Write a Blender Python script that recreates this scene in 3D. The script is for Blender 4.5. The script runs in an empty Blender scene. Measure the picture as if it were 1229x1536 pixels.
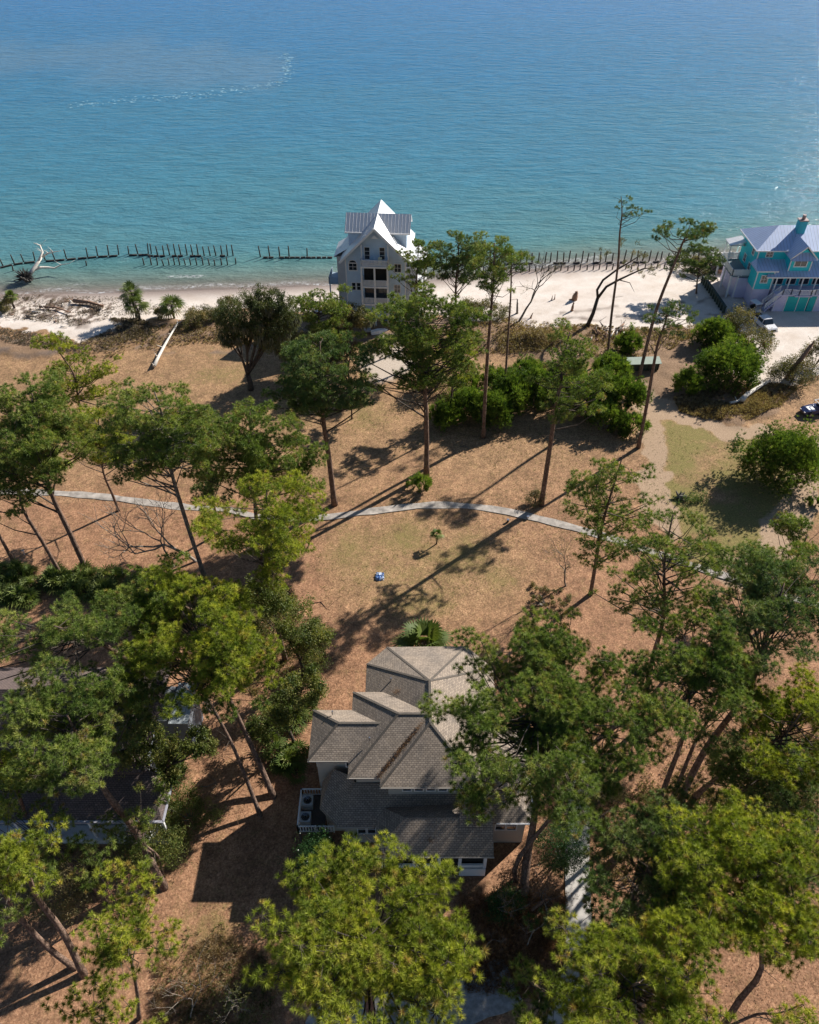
import bpy, math, random
import numpy as np
from mathutils import Vector, Matrix
R = math.radians
sc = bpy.context.scene
C = sc.collection

# ---------------------------------------------------------------- camera, sky, sun, exposure
F_PX, PITCH, CAM_H = 1180.0, R(42.5), 65.0
cam_d = bpy.data.cameras.new('camera'); cam = bpy.data.objects.new('camera', cam_d); C.objects.link(cam)
cam.location = (0, 0, CAM_H); cam.rotation_euler = (R(90) - PITCH, 0, 0)
cam_d.sensor_fit = 'HORIZONTAL'; cam_d.sensor_width = 36; cam_d.lens = 36 * F_PX / 1229
cam_d.clip_start = 0.5; cam_d.clip_end = 20000
sc.camera = cam
SUN_AZ, SUN_EL = R(49), R(32)
w = bpy.data.worlds.new('World'); sc.world = w; w.use_nodes = True
nt = w.node_tree; bg = nt.nodes['Background']
sky = nt.nodes.new('ShaderNodeTexSky'); sky.sky_type = 'NISHITA'; sky.sun_disc = False
sky.sun_elevation = SUN_EL; sky.sun_rotation = SUN_AZ; sky.altitude = 60; sky.dust_density = 0.3; sky.ozone_density = 3.5
nt.links.new(sky.outputs[0], bg.inputs[0]); bg.inputs[1].default_value = 0.055
sd = bpy.data.lights.new('sun', 'SUN'); so = bpy.data.objects.new('sun', sd); C.objects.link(so)
sd.energy = 5.0; sd.angle = R(0.53); sd.color = (1, 0.945, 0.87)
sv = Vector((math.sin(SUN_AZ) * math.cos(SUN_EL), math.cos(SUN_AZ) * math.cos(SUN_EL), math.sin(SUN_EL)))
so.rotation_euler = sv.to_track_quat('Z', 'Y').to_euler(); so.location = sv * 300
vs = sc.view_settings; vs.view_transform = 'Standard'; vs.look = 'None'; vs.gamma = 1; vs.exposure = 0.7

# ---------------------------------------------------------------- survey helpers (photo reading -> place on the ground)
_c, _s = math.cos(PITCH), math.sin(PITCH)
def ray(px, py):
    x = (px - 614.5) / F_PX; y = (768 - py) / F_PX
    return (x, _c + y * _s, -_s + y * _c)
def g(px, py, z=0.0):
    d = ray(px, py); t = (z - CAM_H) / d[2]; return Vector((d[0] * t, d[1] * t, z))
def vY(px, py, Y):
    d = ray(px, py); t = Y / d[1]; return Vector((d[0] * t, Y, CAM_H + d[2] * t))
def mpp(p): return (p[1] * _c + (CAM_H - p[2]) * _s) / F_PX
WATER = -0.8
_sp = [g(x, y, WATER) for x, y in [(-400, 446), (-60, 441), (0, 441), (150, 440), (340, 434), (500, 428), (640, 421), (760, 410), (900, 397), (1000, 393), (1100, 384), (1229, 372), (1500, 362)]]
_sx = [-5000] + [p[0] for p in _sp] + [5000]; _sy = [_sp[0][1]] + [p[1] for p in _sp] + [_sp[-1][1]]
def shore(X): return np.interp(X, _sx, _sy)
def hz(X, Y):
    d = np.asarray(Y) - (shore(X) - 13)
    z = np.where(d < 0, 0.0, -0.8 * np.clip(d / 13, 0, 1) ** 1.2)
    return z - np.where(d > 13, np.minimum((d - 13) * 0.09, 8), 0)
def gg(px, py):
    z = 0.0
    for _ in range(4):
        p = g(px, py, z); z = float(hz(p[0], p[1]))
    return Vector((p[0], p[1], z))

# ---------------------------------------------------------------- materials
def nodes(name):
    m = bpy.data.materials.new(name); m.use_nodes = True
    t = m.node_tree; return m, t, t.nodes['Principled BSDF'], t.nodes['Material Output']
def N(t, ty, **k):
    n = t.nodes.new('ShaderNode' + ty)
    for a, b in k.items():
        if hasattr(n, a): setattr(n, a, b)
        else: n.inputs[a.replace('_', ' ')].default_value = b
    return n
def mixc(t, f, a, b, blend='MIX'):
    n = t.nodes.new('ShaderNodeMix'); n.data_type = 'RGBA'; n.blend_type = blend
    for s, v in ((0, f), (6, a), (7, b)):
        if hasattr(v, 'links'): t.links.new(v, n.inputs[s])
        elif isinstance(v, (int, float)): n.inputs[s].default_value = v
        else: n.inputs[s].default_value = (*v, 1)
    return n.outputs[2]
def ramp(t, src, stops):
    n = t.nodes.new('ShaderNodeValToRGB'); e = n.color_ramp.elements
    while len(e) < len(stops): e.new(0.5)
    for i, (p, c) in enumerate(stops):
        e[i].position = p; e[i].color = (*c, 1) if not isinstance(c, (int, float)) else (c, c, c, 1)
    t.links.new(src, n.inputs[0]); return n.outputs[0]
def noise(t, scale, detail=4, rough=0.55, vec=None, dist=0.0):
    n = N(t, 'TexNoise'); n.inputs['Scale'].default_value = scale; n.inputs['Detail'].default_value = detail
    n.inputs['Roughness'].default_value = rough; n.inputs['Distortion'].default_value = dist
    if vec: t.links.new(vec, n.inputs['Vector'])
    return n.outputs['Fac']
def pos(t): return N(t, 'NewGeometry').outputs['Position']
def bump(t, h, strength, dist, p):
    b = N(t, 'Bump'); b.inputs['Strength'].default_value = strength; b.inputs['Distance'].default_value = dist
    t.links.new(h, b.inputs['Height']); t.links.new(b.outputs[0], p.inputs['Normal'])
def plain(name, col, rough=0.6, var=0.12, scale=3.0, metal=0.0, spec=0.4, bmp=0.0):
    m, t, p, o = nodes(name)
    f = noise(t, scale, 5, 0.6, pos(t))
    lo = tuple(c * (1 - var) for c in col); hi = tuple(min(1, c * (1 + var)) for c in col)
    t.links.new(ramp(t, f, [(0.3, lo), (0.7, hi)]), p.inputs['Base Color'])
    p.inputs['Roughness'].default_value = rough; p.inputs['Metallic'].default_value = metal
    p.inputs['Specular IOR Level'].default_value = spec
    if bmp: bump(t, noise(t, scale * 6, 3, 0.6, pos(t)), 0.5, bmp, p)
    return m
def leafmat(name, stops, trans=0.28, patch=0.35, rough=0.55):
    m, t, p, o = nodes(name)
    a = N(t, 'Attribute'); a.attribute_name = 'var'
    col = ramp(t, a.outputs['Fac'], stops)
    big = noise(t, 0.55, 2, 0.5, pos(t))
    col = mixc(t, 1.0, col, ramp(t, big, [(0.3, (1 - patch, 1 - patch * .8, 1 - patch * .6)), (0.7, (1 + patch * .4, 1 + patch * .3, 1))]), 'MULTIPLY')
    t.links.new(col, p.inputs['Base Color']); p.inputs['Roughness'].default_value = rough
    p.inputs['Specular IOR Level'].default_value = 0.25
    tr = N(t, 'BsdfTranslucent'); t.links.new(mixc(t, 1.0, col, (1.15, 1.25, 0.55), 'MULTIPLY'), tr.inputs[0])
    mx = N(t, 'MixShader'); mx.inputs[0].default_value = trans
    t.links.new(p.outputs[0], mx.inputs[1]); t.links.new(tr.outputs[0], mx.inputs[2]); t.links.new(mx.outputs[0], o.inputs[0])
    return m
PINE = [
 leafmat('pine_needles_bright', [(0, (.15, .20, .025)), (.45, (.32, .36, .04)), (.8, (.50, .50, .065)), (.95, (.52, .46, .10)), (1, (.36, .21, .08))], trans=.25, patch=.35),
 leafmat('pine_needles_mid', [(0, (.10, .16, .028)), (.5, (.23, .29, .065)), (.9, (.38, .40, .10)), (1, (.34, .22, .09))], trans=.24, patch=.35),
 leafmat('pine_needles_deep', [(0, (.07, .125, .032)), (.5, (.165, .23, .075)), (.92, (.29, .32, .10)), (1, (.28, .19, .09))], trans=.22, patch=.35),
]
LEAF = {
 'oak': leafmat('oak_leaves', [(0, (.045, .06, .022)), (.6, (.10, .12, .04)), (1, (.18, .165, .07))]),
 'myrtle': leafmat('myrtle_leaves', [(0, (.04, .08, .02)), (.5, (.13, .20, .035)), (1, (.30, .36, .07))], trans=.35),
 'shrub': leafmat('shrub_leaves', [(0, (.06, .09, .025)), (.5, (.15, .18, .045)), (1, (.28, .25, .08))], trans=.35),
 'olive': leafmat('olive_brown_leaves', [(0, (.08, .085, .035)), (.5, (.17, .155, .065)), (1, (.30, .22, .11))]),
 'gloss': leafmat('glossy_leaves', [(0, (.02, .055, .018)), (.6, (.04, .10, .03)), (1, (.09, .16, .05))], rough=0.3),
 'palm': leafmat('palm_fronds', [(0, (.06, .10, .025)), (.6, (.13, .17, .04)), (.93, (.20, .22, .06)), (1, (.26, .2, .1))], patch=.1),
 'moss': leafmat('spanish_moss', [(0, (.10, .11, .075)), (1, (.19, .19, .13))], patch=.1),
 'dry': leafmat('dry_grass', [(0, (.09, .055, .03)), (.5, (.28, .19, .10)), (1, (.52, .40, .25))], patch=.25),
 'brownleaf': leafmat('brown_leaves', [(0, (.12, .06, .03)), (.5, (.22, .11, .055)), (1, (.34, .19, .09))], patch=.15),
 'wrack': leafmat('wrack', [(0, (.07, .05, .04)), (.6, (.15, .11, .085)), (1, (.36, .30, .25))], patch=.15),
}
def barkmat(name, a, b, scale=5):
    m, t, p, o = nodes(name)
    vo = N(t, 'TexVoronoi'); vo.feature = 'DISTANCE_TO_EDGE'; vo.inputs['Scale'].default_value = scale
    mp = N(t, 'Mapping'); mp.inputs['Scale'].default_value = (1, 1, .35); t.links.new(pos(t), mp.inputs[0]); t.links.new(mp.outputs[0], vo.inputs['Vector'])
    f = noise(t, 2.0, 5, .65, pos(t))
    col = mixc(t, 1.0, ramp(t, f, [(.3, a), (.7, b)]), ramp(t, vo.outputs['Distance'], [(0, .45), (.15, 1.0)]), 'MULTIPLY')
    t.links.new(col, p.inputs['Base Color']); p.inputs['Roughness'].default_value = .9; p.inputs['Specular IOR Level'].default_value = .15
    bump(t, vo.outputs['Distance'], .6, .05, p); return m
BARK = barkmat('pine_bark', (.12, .075, .055), (.27, .185, .14))
BARKG = barkmat('grey_bark', (.13, .11, .095), (.28, .25, .21))
BARKD = barkmat('dark_bark', (.055, .045, .038), (.13, .105, .085))
BARE = barkmat('bare_wood', (.20, .165, .13), (.38, .33, .28))
DRIFT = plain('bleached_driftwood', (.62, .57, .50), .8, .25, 4)
DEADB = plain('brown_dead_wood', (.24, .14, .09), .9, .35, 5)
WHITE = plain('white_paint', (.78, .77, .76), .45, .04, 2)
TRIM = plain('white_trim', (.74, .73, .72), .5, .05, 2)
GLASS = plain('dark_glass', (.02, .03, .04), .08, .2, 1, spec=.8)
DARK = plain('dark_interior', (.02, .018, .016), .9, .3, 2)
BLACK = plain('black_rubber', (.02, .02, .02), .8, .2, 5)
CHROME = plain('grey_metal', (.45, .45, .46), .3, .1, 3, metal=.9)
CONC = plain('pale_concrete', (.46, .43, .39), .85, .18, 1.3, bmp=.02)
PILE = plain('weathered_piling', (.055, .048, .042), .85, .4, 6)
def siding(name, col, pitch=.22, vert=False, dark=.72):
    m, t, p, o = nodes(name)
    sx = N(t, 'SeparateXYZ'); t.links.new(pos(t), sx.inputs[0])
    md = N(t, 'Math'); md.operation = 'FRACT'; dv = N(t, 'Math'); dv.operation = 'DIVIDE'; dv.inputs[1].default_value = pitch
    t.links.new(sx.outputs['X' if vert else 'Z'], dv.inputs[0]); t.links.new(dv.outputs[0], md.inputs[0])
    f = noise(t, .8, 4, .6, pos(t))
    c = ramp(t, f, [(.3, tuple(x * .9 for x in col)), (.7, tuple(min(1, x * 1.06) for x in col))])
    t.links.new(mixc(t, 1, c, ramp(t, md.outputs[0], [(0, dark), (.12, 1.0), (1, 1.0)]), 'MULTIPLY'), p.inputs['Base Color'])
    p.inputs['Roughness'].default_value = .6; bump(t, md.outputs[0], .5, .02, p); return m
def uvnode(t): 
    n = N(t, 'UVMap'); n.uv_map = 'uv'; return n.outputs[0]
def metalroof(name, col):
    m, t, p, o = nodes(name)
    sx = N(t, 'SeparateXYZ'); t.links.new(uvnode(t), sx.inputs[0])
    dv = N(t, 'Math'); dv.operation = 'DIVIDE'; dv.inputs[1].default_value = .55; fr = N(t, 'Math'); fr.operation = 'FRACT'
    t.links.new(sx.outputs['X'], dv.inputs[0]); t.links.new(dv.outputs[0], fr.inputs[0])
    f = noise(t, .7, 4, .6, pos(t))
    c = ramp(t, f, [(.3, tuple(x * .88 for x in col)), (.7, col)])
    t.links.new(mixc(t, 1, c, ramp(t, fr.outputs[0], [(0, .62), (.10, .72), (.17, 1.0), (1, 1.0)]), 'MULTIPLY'), p.inputs['Base Color'])
    p.inputs['Roughness'].default_value = .38; p.inputs['Metallic'].default_value = .25
    bump(t, ramp(t, fr.outputs[0], [(0, 1.0), (.13, 1.0), (.16, 0.0), (1, 0.0)]), .9, .05, p); return m
def shingles(name, cols):
    m, t, p, o = nodes(name)
    b = N(t, 'TexBrick'); t.links.new(uvnode(t), b.inputs['Vector'])
    b.inputs['Scale'].default_value = 1; b.inputs['Brick Width'].default_value = .28; b.inputs['Row Height'].default_value = .165
    b.inputs['Mortar Size'].default_value = .018; b.inputs['Mortar Smooth'].default_value = .1; b.inputs['Bias'].default_value = 0
    b.inputs['Color1'].default_value = (*cols[0], 1); b.inputs['Color2'].default_value = (*cols[1], 1); b.inputs['Mortar'].default_value = (*cols[2], 1)
    f = noise(t, .45, 5, .6, pos(t)); f2 = noise(t, 12, 3, .7, pos(t))
    c = mixc(t, 1, b.outputs[0], ramp(t, f, [(.3, (.8, .8, .82)), (.7, (1.15, 1.1, 1.05))]), 'MULTIPLY')
    c = mixc(t, 1, c, ramp(t, f2, [(.3, .75), (.7, 1.25)]), 'MULTIPLY')
    t.links.new(c, p.inputs['Base Color']); p.inputs['Roughness'].default_value = .92; p.inputs['Specular IOR Level'].default_value = .2
    iv = N(t, 'Math'); iv.operation = 'SUBTRACT'; iv.inputs[0].default_value = 1; t.links.new(b.outputs['Fac'], iv.inputs[1])
    bump(t, iv.outputs[0], .6, .03, p); return m
SHING = shingles('grey_shingles', [(.38, .32, .26), (.26, .22, .18), (.13, .11, .095)])
SHINGB = shingles('brown_shingles', [(.17, .13, .12), (.12, .095, .09), (.055, .045, .045)])

# ---------------------------------------------------------------- object helpers
def tag(o, label=None, cat=None, group=None, kind=None):
    if label: o['label'] = label
    if cat: o['category'] = cat
    if group: o['group'] = group
    if kind: o['kind'] = kind
    return o
def thing(name, label, cat, loc=(0, 0, 0), group=None, rz=0.0):
    o = bpy.data.objects.new(name, None); C.objects.link(o); o.location = loc; o.rotation_euler = (0, 0, rz)
    o.empty_display_size = .3
    return tag(o, label, cat, group)
def link(name, me, parent=None):
    o = bpy.data.objects.new(name, me); C.objects.link(o)
    if parent is not None: o.parent = parent
    return o
class MB:
    """collects faces and links them as ONE mesh"""
    def __init__(s): s.v = []; s.f = []; s.uv = []
    def face(s, pts, uvs=None):
        i = len(s.v); s.v += [tuple(p) for p in pts]; s.f.append(tuple(range(i, i + len(pts)))); s.uv.append(uvs); return s
    def slope(s, pts):
        """face with uv: u horizontal, v up the slope"""
        P = [Vector(p) for p in pts]; n = (P[1] - P[0]).cross(P[2] - P[0]).normalized()
        h = Vector((0, 0, 1)).cross(n); h = h.normalized() if h.length > 1e-4 else Vector((1, 0, 0)); u = n.cross(h)
        return s.face(P, [(p.dot(h), p.dot(u)) for p in P])
    def box(s, x0, y0, z0, x1, y1, z1):
        P = [(x, y, z) for z in (z0, z1) for y in (y0, y1) for x in (x0, x1)]
        for q in ((0, 2, 3, 1), (4, 5, 7, 6), (0, 1, 5, 4), (1, 3, 7, 5), (3, 2, 6, 7), (2, 0, 4, 6)): s.slope([P[i] for i in q])
        return s
    def bar(s, a, b, wd, ht=None):
        ht = ht or wd; a = Vector(a); b = Vector(b); d = (b - a).normalized()
        sd_ = d.cross(Vector((0, 0, 1))); sd_ = sd_.normalized() if sd_.length > 1e-3 else Vector((1, 0, 0)); u = sd_.cross(d)
        P = [q + sd_ * i * wd / 2 + u * j * ht / 2 for q in (a, b) for j in (-1, 1) for i in (-1, 1)]
        for q in ((0, 2, 3, 1), (4, 5, 7, 6), (0, 1, 5, 4), (1, 3, 7, 5), (3, 2, 6, 7), (2, 0, 4, 6)): s.face([P[i] for i in q])
        return s
    def tube(s, pts, rad, n=7, cap=True, wob=0.0, rng=None):
        P = [Vector(p) for p in pts]; base = len(s.v); k = len(P)
        u = None
        for i, p in enumerate(P):
            d = (P[min(i + 1, k - 1)] - P[max(i - 1, 0)]); d = d.normalized() if d.length > 1e-6 else Vector((0, 0, 1))
            if u is None: u = d.orthogonal().normalized()
            else:
                u = u - d * u.dot(d); u = u.normalized() if u.length > 1e-6 else d.orthogonal().normalized()
            v_ = d.cross(u); r = rad[i] if hasattr(rad, '__len__') else rad
            for j in range(n):
                a = 2 * math.pi * j / n; rr = r * (1 + (rng.uniform(-wob, wob) if rng else 0))
                s.v.append(tuple(p + (u * math.cos(a) + v_ * math.sin(a)) * rr))
        for i in range(k - 1):
            for j in range(n):
                a = base + i * n + j; b = base + i * n + (j + 1) % n
                s.f.append((a, b, b + n, a + n)); s.uv.append(None)
        if cap:
            s.f.append(tuple(base + (k - 1) * n + j for j in range(n))); s.uv.append(None)
            s.f.append(tuple(base + j for j in reversed(range(n)))); s.uv.append(None)
        return s
    def prism(s, prof, x0, x1, axis='x'):
        """profile (a,z) swept along axis"""
        def mk(a, z, q): return (q, a, z) if axis == 'x' else (a, q, z)
        n = len(prof)
        s.face([mk(a, z, x0) for a, z in prof]); s.face([mk(a, z, x1) for a, z in reversed(prof)])
        for i in range(n):
            (a, z), (b, y) = prof[i], prof[(i + 1) % n]
            s.slope([mk(a, z, x0), mk(a, z, x1), mk(b, y, x1), mk(b, y, x0)])
        return s
    def build(s, name, mat, parent=None, smooth=False, bevel=0.0):
        me = bpy.data.meshes.new(name); me.from_pydata(s.v, [], s.f)
        if any(s.uv):
            l = me.uv_layers.new(name='uv'); k = 0
            for f, uv in zip(s.f, s.uv):
                for j in range(len(f)):
                    if uv: l.data[k].uv = uv[j]
                    k += 1
        me.materials.append(mat)
        if smooth: me.polygons.foreach_set('use_smooth', [True] * len(me.polygons))
        me.update(); o = link(name, me, parent)
        if bevel:
            b = o.modifiers.new('b', 'BEVEL'); b.width = bevel; b.segments = 2
        return o
def roofsolid(mb, tops, eave_pts, th=.16):
    """sloping faces plus fascia and soffit"""
    for t_ in tops: mb.slope(t_)
    n = len(eave_pts)
    for i in range(n):
        a, b = Vector(eave_pts[i]), Vector(eave_pts[(i + 1) % n]); dn = Vector((0, 0, th))
        mb.slope([a - dn, b - dn, b, a])
    mb.face([Vector(p) - Vector((0, 0, th)) for p in reversed(eave_pts)])
    return mb

# ---- fast foliage arrays
def blades(rng, Cn, D, nb, L, wd, spread, leaf=False, var=None, tri=False):
    Nn = len(Cn)
    V = rng.normal(size=(Nn, nb, 3)); V /= np.linalg.norm(V, axis=2, keepdims=True)
    V = V + D[:, None, :] * spread; V /= np.linalg.norm(V, axis=2, keepdims=True) + 1e-9
    L = np.asarray(L); L = L[:, None, None] if L.ndim else L
    V = V * L * rng.uniform(.65, 1.1, size=(Nn, nb, 1))
    Pn = np.cross(V, rng.normal(size=(Nn, nb, 3))); Pn /= np.linalg.norm(Pn, axis=2, keepdims=True) + 1e-9
    Pn = Pn * wd / 2
    c = np.repeat(Cn[:, None, :], nb, 1)
    if leaf:
        q = c + V * rng.uniform(.2, 1.2, size=(Nn, nb, 1)); U = V * 0 + rng.normal(size=V.shape); U /= np.linalg.norm(U, axis=2, keepdims=True)
        Pn = np.cross(U, rng.normal(size=V.shape)); Pn /= np.linalg.norm(Pn, axis=2, keepdims=True) + 1e-9
        U = U * wd; Pn = Pn * wd * .5
        T = np.stack([q - U * .5, q + Pn * .6, q + U * .6, q - Pn * .6], 2)
    elif tri: T = np.stack([c + V * .08 - Pn, c + V, c + V * .08 + Pn], 2)
    else:
        T = np.stack([c - Pn * .6 + V * .06, c + V * .5 - Pn, c + V, c + V * .5 + Pn], 2)
    if var is None: var = rng.uniform(size=Nn)
    vv = np.clip(np.repeat(var[:, None], nb, 1) + rng.normal(size=(Nn, nb)) * .08, 0, 1)
    return T.reshape(-1, T.shape[2], 3), vv.reshape(-1)
def quads(name, parts, mat, parent=None):
    n = sum(len(p[0]) for p in parts); o0 = np.array(parent.location)[None, None, :] if parent is not None else 0
    co = np.concatenate([(p[0] - o0).astype(np.float32).reshape(-1, 3) for p in parts]); cnt = np.concatenate([np.full(len(p[0]), p[0].shape[1], np.int32) for p in parts])
    vv = np.concatenate([p[1] for p in parts]); me = bpy.data.meshes.new(name); m_ = len(co)
    me.vertices.add(m_); me.loops.add(m_); me.polygons.add(n)
    me.vertices.foreach_set('co', co.ravel()); me.loops.foreach_set('vertex_index', np.arange(m_, dtype=np.int32))
    me.polygons.foreach_set('loop_start', (np.cumsum(cnt) - cnt).astype(np.int32))
    a = me.attributes.new('var', 'FLOAT', 'FACE'); a.data.foreach_set('value', vv.astype(np.float32))
    me.materials.append(mat); me.update(calc_edges=True); return link(name, me, parent)
def shift(mb, p):
    q = Vector(p); mb.v = [(a - q[0], b - q[1], c - q[2]) for a, b, c in mb.v]; return mb
def lerp(a, b, t): return a + (b - a) * t
def path_at(P, t):
    k = t * (len(P) - 1); i = min(int(k), len(P) - 2); return lerp(P[i], P[i + 1], k - i)

def blob(px, py, rx, ry, Y=None, z=None):
    c = vY(px, py, Y) if Y is not None else g(px, py, z)
    s = mpp(c); A = math.atan2(CAM_H - c[2], c[1]); RX = rx * s; RY = RX * .85
    q = (ry * s) ** 2 - (RY * math.sin(A)) ** 2; rz = math.sqrt(max(q, (.35 * ry * s) ** 2)) / max(math.cos(A), .45)
    return (c, RX, RY, min(rz, RX * .9 + .4))

def pine(label, base, blobs, top=None, r0=.27, mat=1, dens=1.0, sparse=1.0, seed=0, zc=None, Y=None, via=None, lean=None, name='pine_tree', group=None, low=None, fl=.5, bark=None, cat='tree'):
    """base: photo px of the foot (or world xy in a list); blobs: crown masses read off the photo"""
    rnd = random.Random(seed * 77 + 5); rng = np.random.default_rng(seed * 13 + 1)
    B = Vector((*base, 0)) if isinstance(base, list) else gg(*base)
    if zc is None and Y is None: Y = B[1]
    bl = [blob(*b, Y=Y, z=zc) if zc is None else blob(*b[:4], z=(b[4] if len(b) > 4 else zc)) for b in blobs]
    th = thing(name, label, cat, B, group)
    ks = 1.14 if zc is not None else (1.22 if seed in (16, 17, 18, 19, 20, 21, 22, 23, 59) else 1.0); bl = [(b[0], b[1] * ks, b[2] * ks, b[3] * ks) for b in bl]
    cen = sum((b[0] * b[1] for b in bl), Vector()) / sum(b[1] for b in bl)
    ztop = max(b[0][2] + b[3] * .75 for b in bl)
    tp = vY(*top, Y) if top and Y else Vector((cen[0], cen[1], ztop))
    if top and not Y: tp = g(*top, ztop)
    zlow = min(b[0][2] - b[3] for b in bl)
    P = [B]
    if via: P += [vY(x, y, B[1]) if Y else g(x, y, z_) for x, y, *zz in via for z_ in [zz[0] if zz else 8]]
    else:
        for k in (.3, .6): P.append(lerp(B, tp, k) + Vector((rnd.uniform(-.3, .3), rnd.uniform(-.3, .3), 0)))
    lastP = P[-1]
    P.append(lerp(lastP, tp, .55) + Vector((rnd.uniform(-.35, .35), rnd.uniform(-.3, .3), 0))); P.append(tp)
    # smooth
    Q = []
    for i in range(len(P) - 1):
        for k in range(3):
            t_ = k / 3; p0 = P[max(i - 1, 0)]; p3 = P[min(i + 2, len(P) - 1)]
            a, b_ = P[i], P[i + 1]
            Q.append(.5 * ((2 * a) + (b_ - p0) * t_ + (2 * p0 - 5 * a + 4 * b_ - p3) * t_ ** 2 + (3 * a - p0 - 3 * b_ + p3) * t_ ** 3))
    Q.append(P[-1]); rad = [r0 * (1.35 if i == 0 else 1 - .82 * (i / (len(Q) - 1)) ** 1.4) for i in range(len(Q))]
    Q[0] = Q[0] - Vector((0, 0, .2))
    tr = MB().tube(Q, rad, 8, wob=.06, rng=rnd); br = MB()
    dist = (cen - Vector((0, 0, CAM_H))).length
    near = dist < 66
    bw = max(.018, dist * .00046); nb = 84 if near else (44 if dist < 95 else 30); TL = .37 if near else .36
    pads = []
    for (c, RX, RY, RZ) in bl:
        vol = RX * RY * RZ; n = max(5, int(dens * 4.3 * vol ** .62)); got = []; tries = 0
        while len(got) < n and tries < n * 12:
            tries += 1
            d = Vector((rnd.gauss(0, 1), rnd.gauss(0, 1), rnd.gauss(.3, 1))).normalized() * (rnd.uniform(.3, 1) ** .5 if rnd.random() < .85 else rnd.uniform(1.0, 1.3))
            p = c + Vector((d.x * RX, d.y * RY, d.z * RZ))
            nz = math.sin(p.x * 1.15 + seed) + math.sin(p.y * 1.3 + seed * 2) + math.sin(p.z * 1.9 + seed * 3)
            if nz < -.55: continue
            if nz > 1.1: p = c + (p - c) * 1.22
            if all((p - q).length > 1.05 for q in got): got.append(p)
        pads += [(p, min(1.0, max(.5, RX * .3)) * rnd.uniform(.6, 1.25)) for p in got]
    parts = []; ax0 = Vector((cen[0], cen[1], 0))
    for p, pr in pads:
        best = min(range(2, len(Q)), key=lambda i: abs(Q[i][2] - (p[2] - .35 * ((Q[i] - p).to_2d().length))))
        u_ = min(max(best + rnd.uniform(-1.6, .9), 3.0), len(Q) - 1.001); a = lerp(Q[int(u_)], Q[int(u_) + 1], u_ - int(u_)); r1 = min(rad[best] * .5, .03 + .011 * (a - p).length)
        mid = lerp(a, p, .5) + Vector((rnd.uniform(-.4, .4), rnd.uniform(-.4, .4), rnd.uniform(-.6, .1)))
        br.tube([a, mid, p], [r1, r1 * .7, r1 * .35], 4, cap=False)
        nt_ = max(4, int((24 if near else 30) * sparse * (pr / .9) ** 2)); d = rng.normal(size=(nt_ * 3, 3)); d /= np.linalg.norm(d, axis=1, keepdims=True); d[:, 2] = d[:, 2] * .75 + .25
        out = (p - a); out.z = 0; out = out.normalized() if out.length > .1 else Vector((0, 0, 1))
        rr = rng.uniform(.3, 1.15, size=(nt_ * 3, 1)) ** .6
        c3 = np.array(p)[None] + d * rr * np.array([pr, pr, pr * fl])[None]; keep = []
        sp_ = .30 if near else .2
        for q_ in range(len(c3)):
            if len(keep) >= nt_: break
            if all(((c3[q_] - c3[w_]) ** 2).sum() > sp_ ** 2 for w_ in keep): keep.append(q_)
        c3 = c3[keep]; d = d[keep]; nt_ = len(keep)
        dr = d * .7 + np.array([out.x * .5, out.y * .5, .65])[None]; dr /= np.linalg.norm(dr, axis=1, keepdims=True)
        for q in c3[: (9 if near else 3)]: br.tube([p, lerp(p, Vector(q), .5) + Vector((0, 0, -.08)), Vector(q)], [.03, .022, .014], 3, cap=False)
        vr = np.clip(rng.normal(.45, .2, size=nt_) + rnd.uniform(-.25, .25), 0, .93); vr[rng.uniform(size=nt_) < .035] = 1
        parts.append(blades(rng, c3, dr, nb, TL * rng.uniform(.7, 1.25, nt_), bw, .6, var=vr, tri=True))
    for k in range(int(len(pads) * .12)):   # dead twigs sticking out of the crown
        p = rnd.choice(pads)[0]; q = p + Vector((rnd.gauss(0, 1), rnd.gauss(0, 1), rnd.uniform(-.3, .9))).normalized() * rnd.uniform(1, 2)
        br.tube([p, lerp(p, q, .5) + Vector((0, 0, .15)), q], [.03, .022, .01], 3, cap=False)
    # a few dead stubs below the crown
    for k in range(5):
        i = rnd.randint(4, max(5, int(len(Q) * .7))); a = Q[min(i, len(Q) - 1)]; an = rnd.uniform(0, 6.28); l = rnd.uniform(.5, 1.6)
        br.tube([a, a + Vector((math.cos(an) * l, math.sin(an) * l, l * .3))], [.035, .012], 3, cap=False)
    shift(tr, B).build('trunk', bark or BARK, th, smooth=True); shift(br, B).build('branches', bark or BARKD, th)
    quads('crown', parts, PINE[mat], th)
    return th

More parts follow.
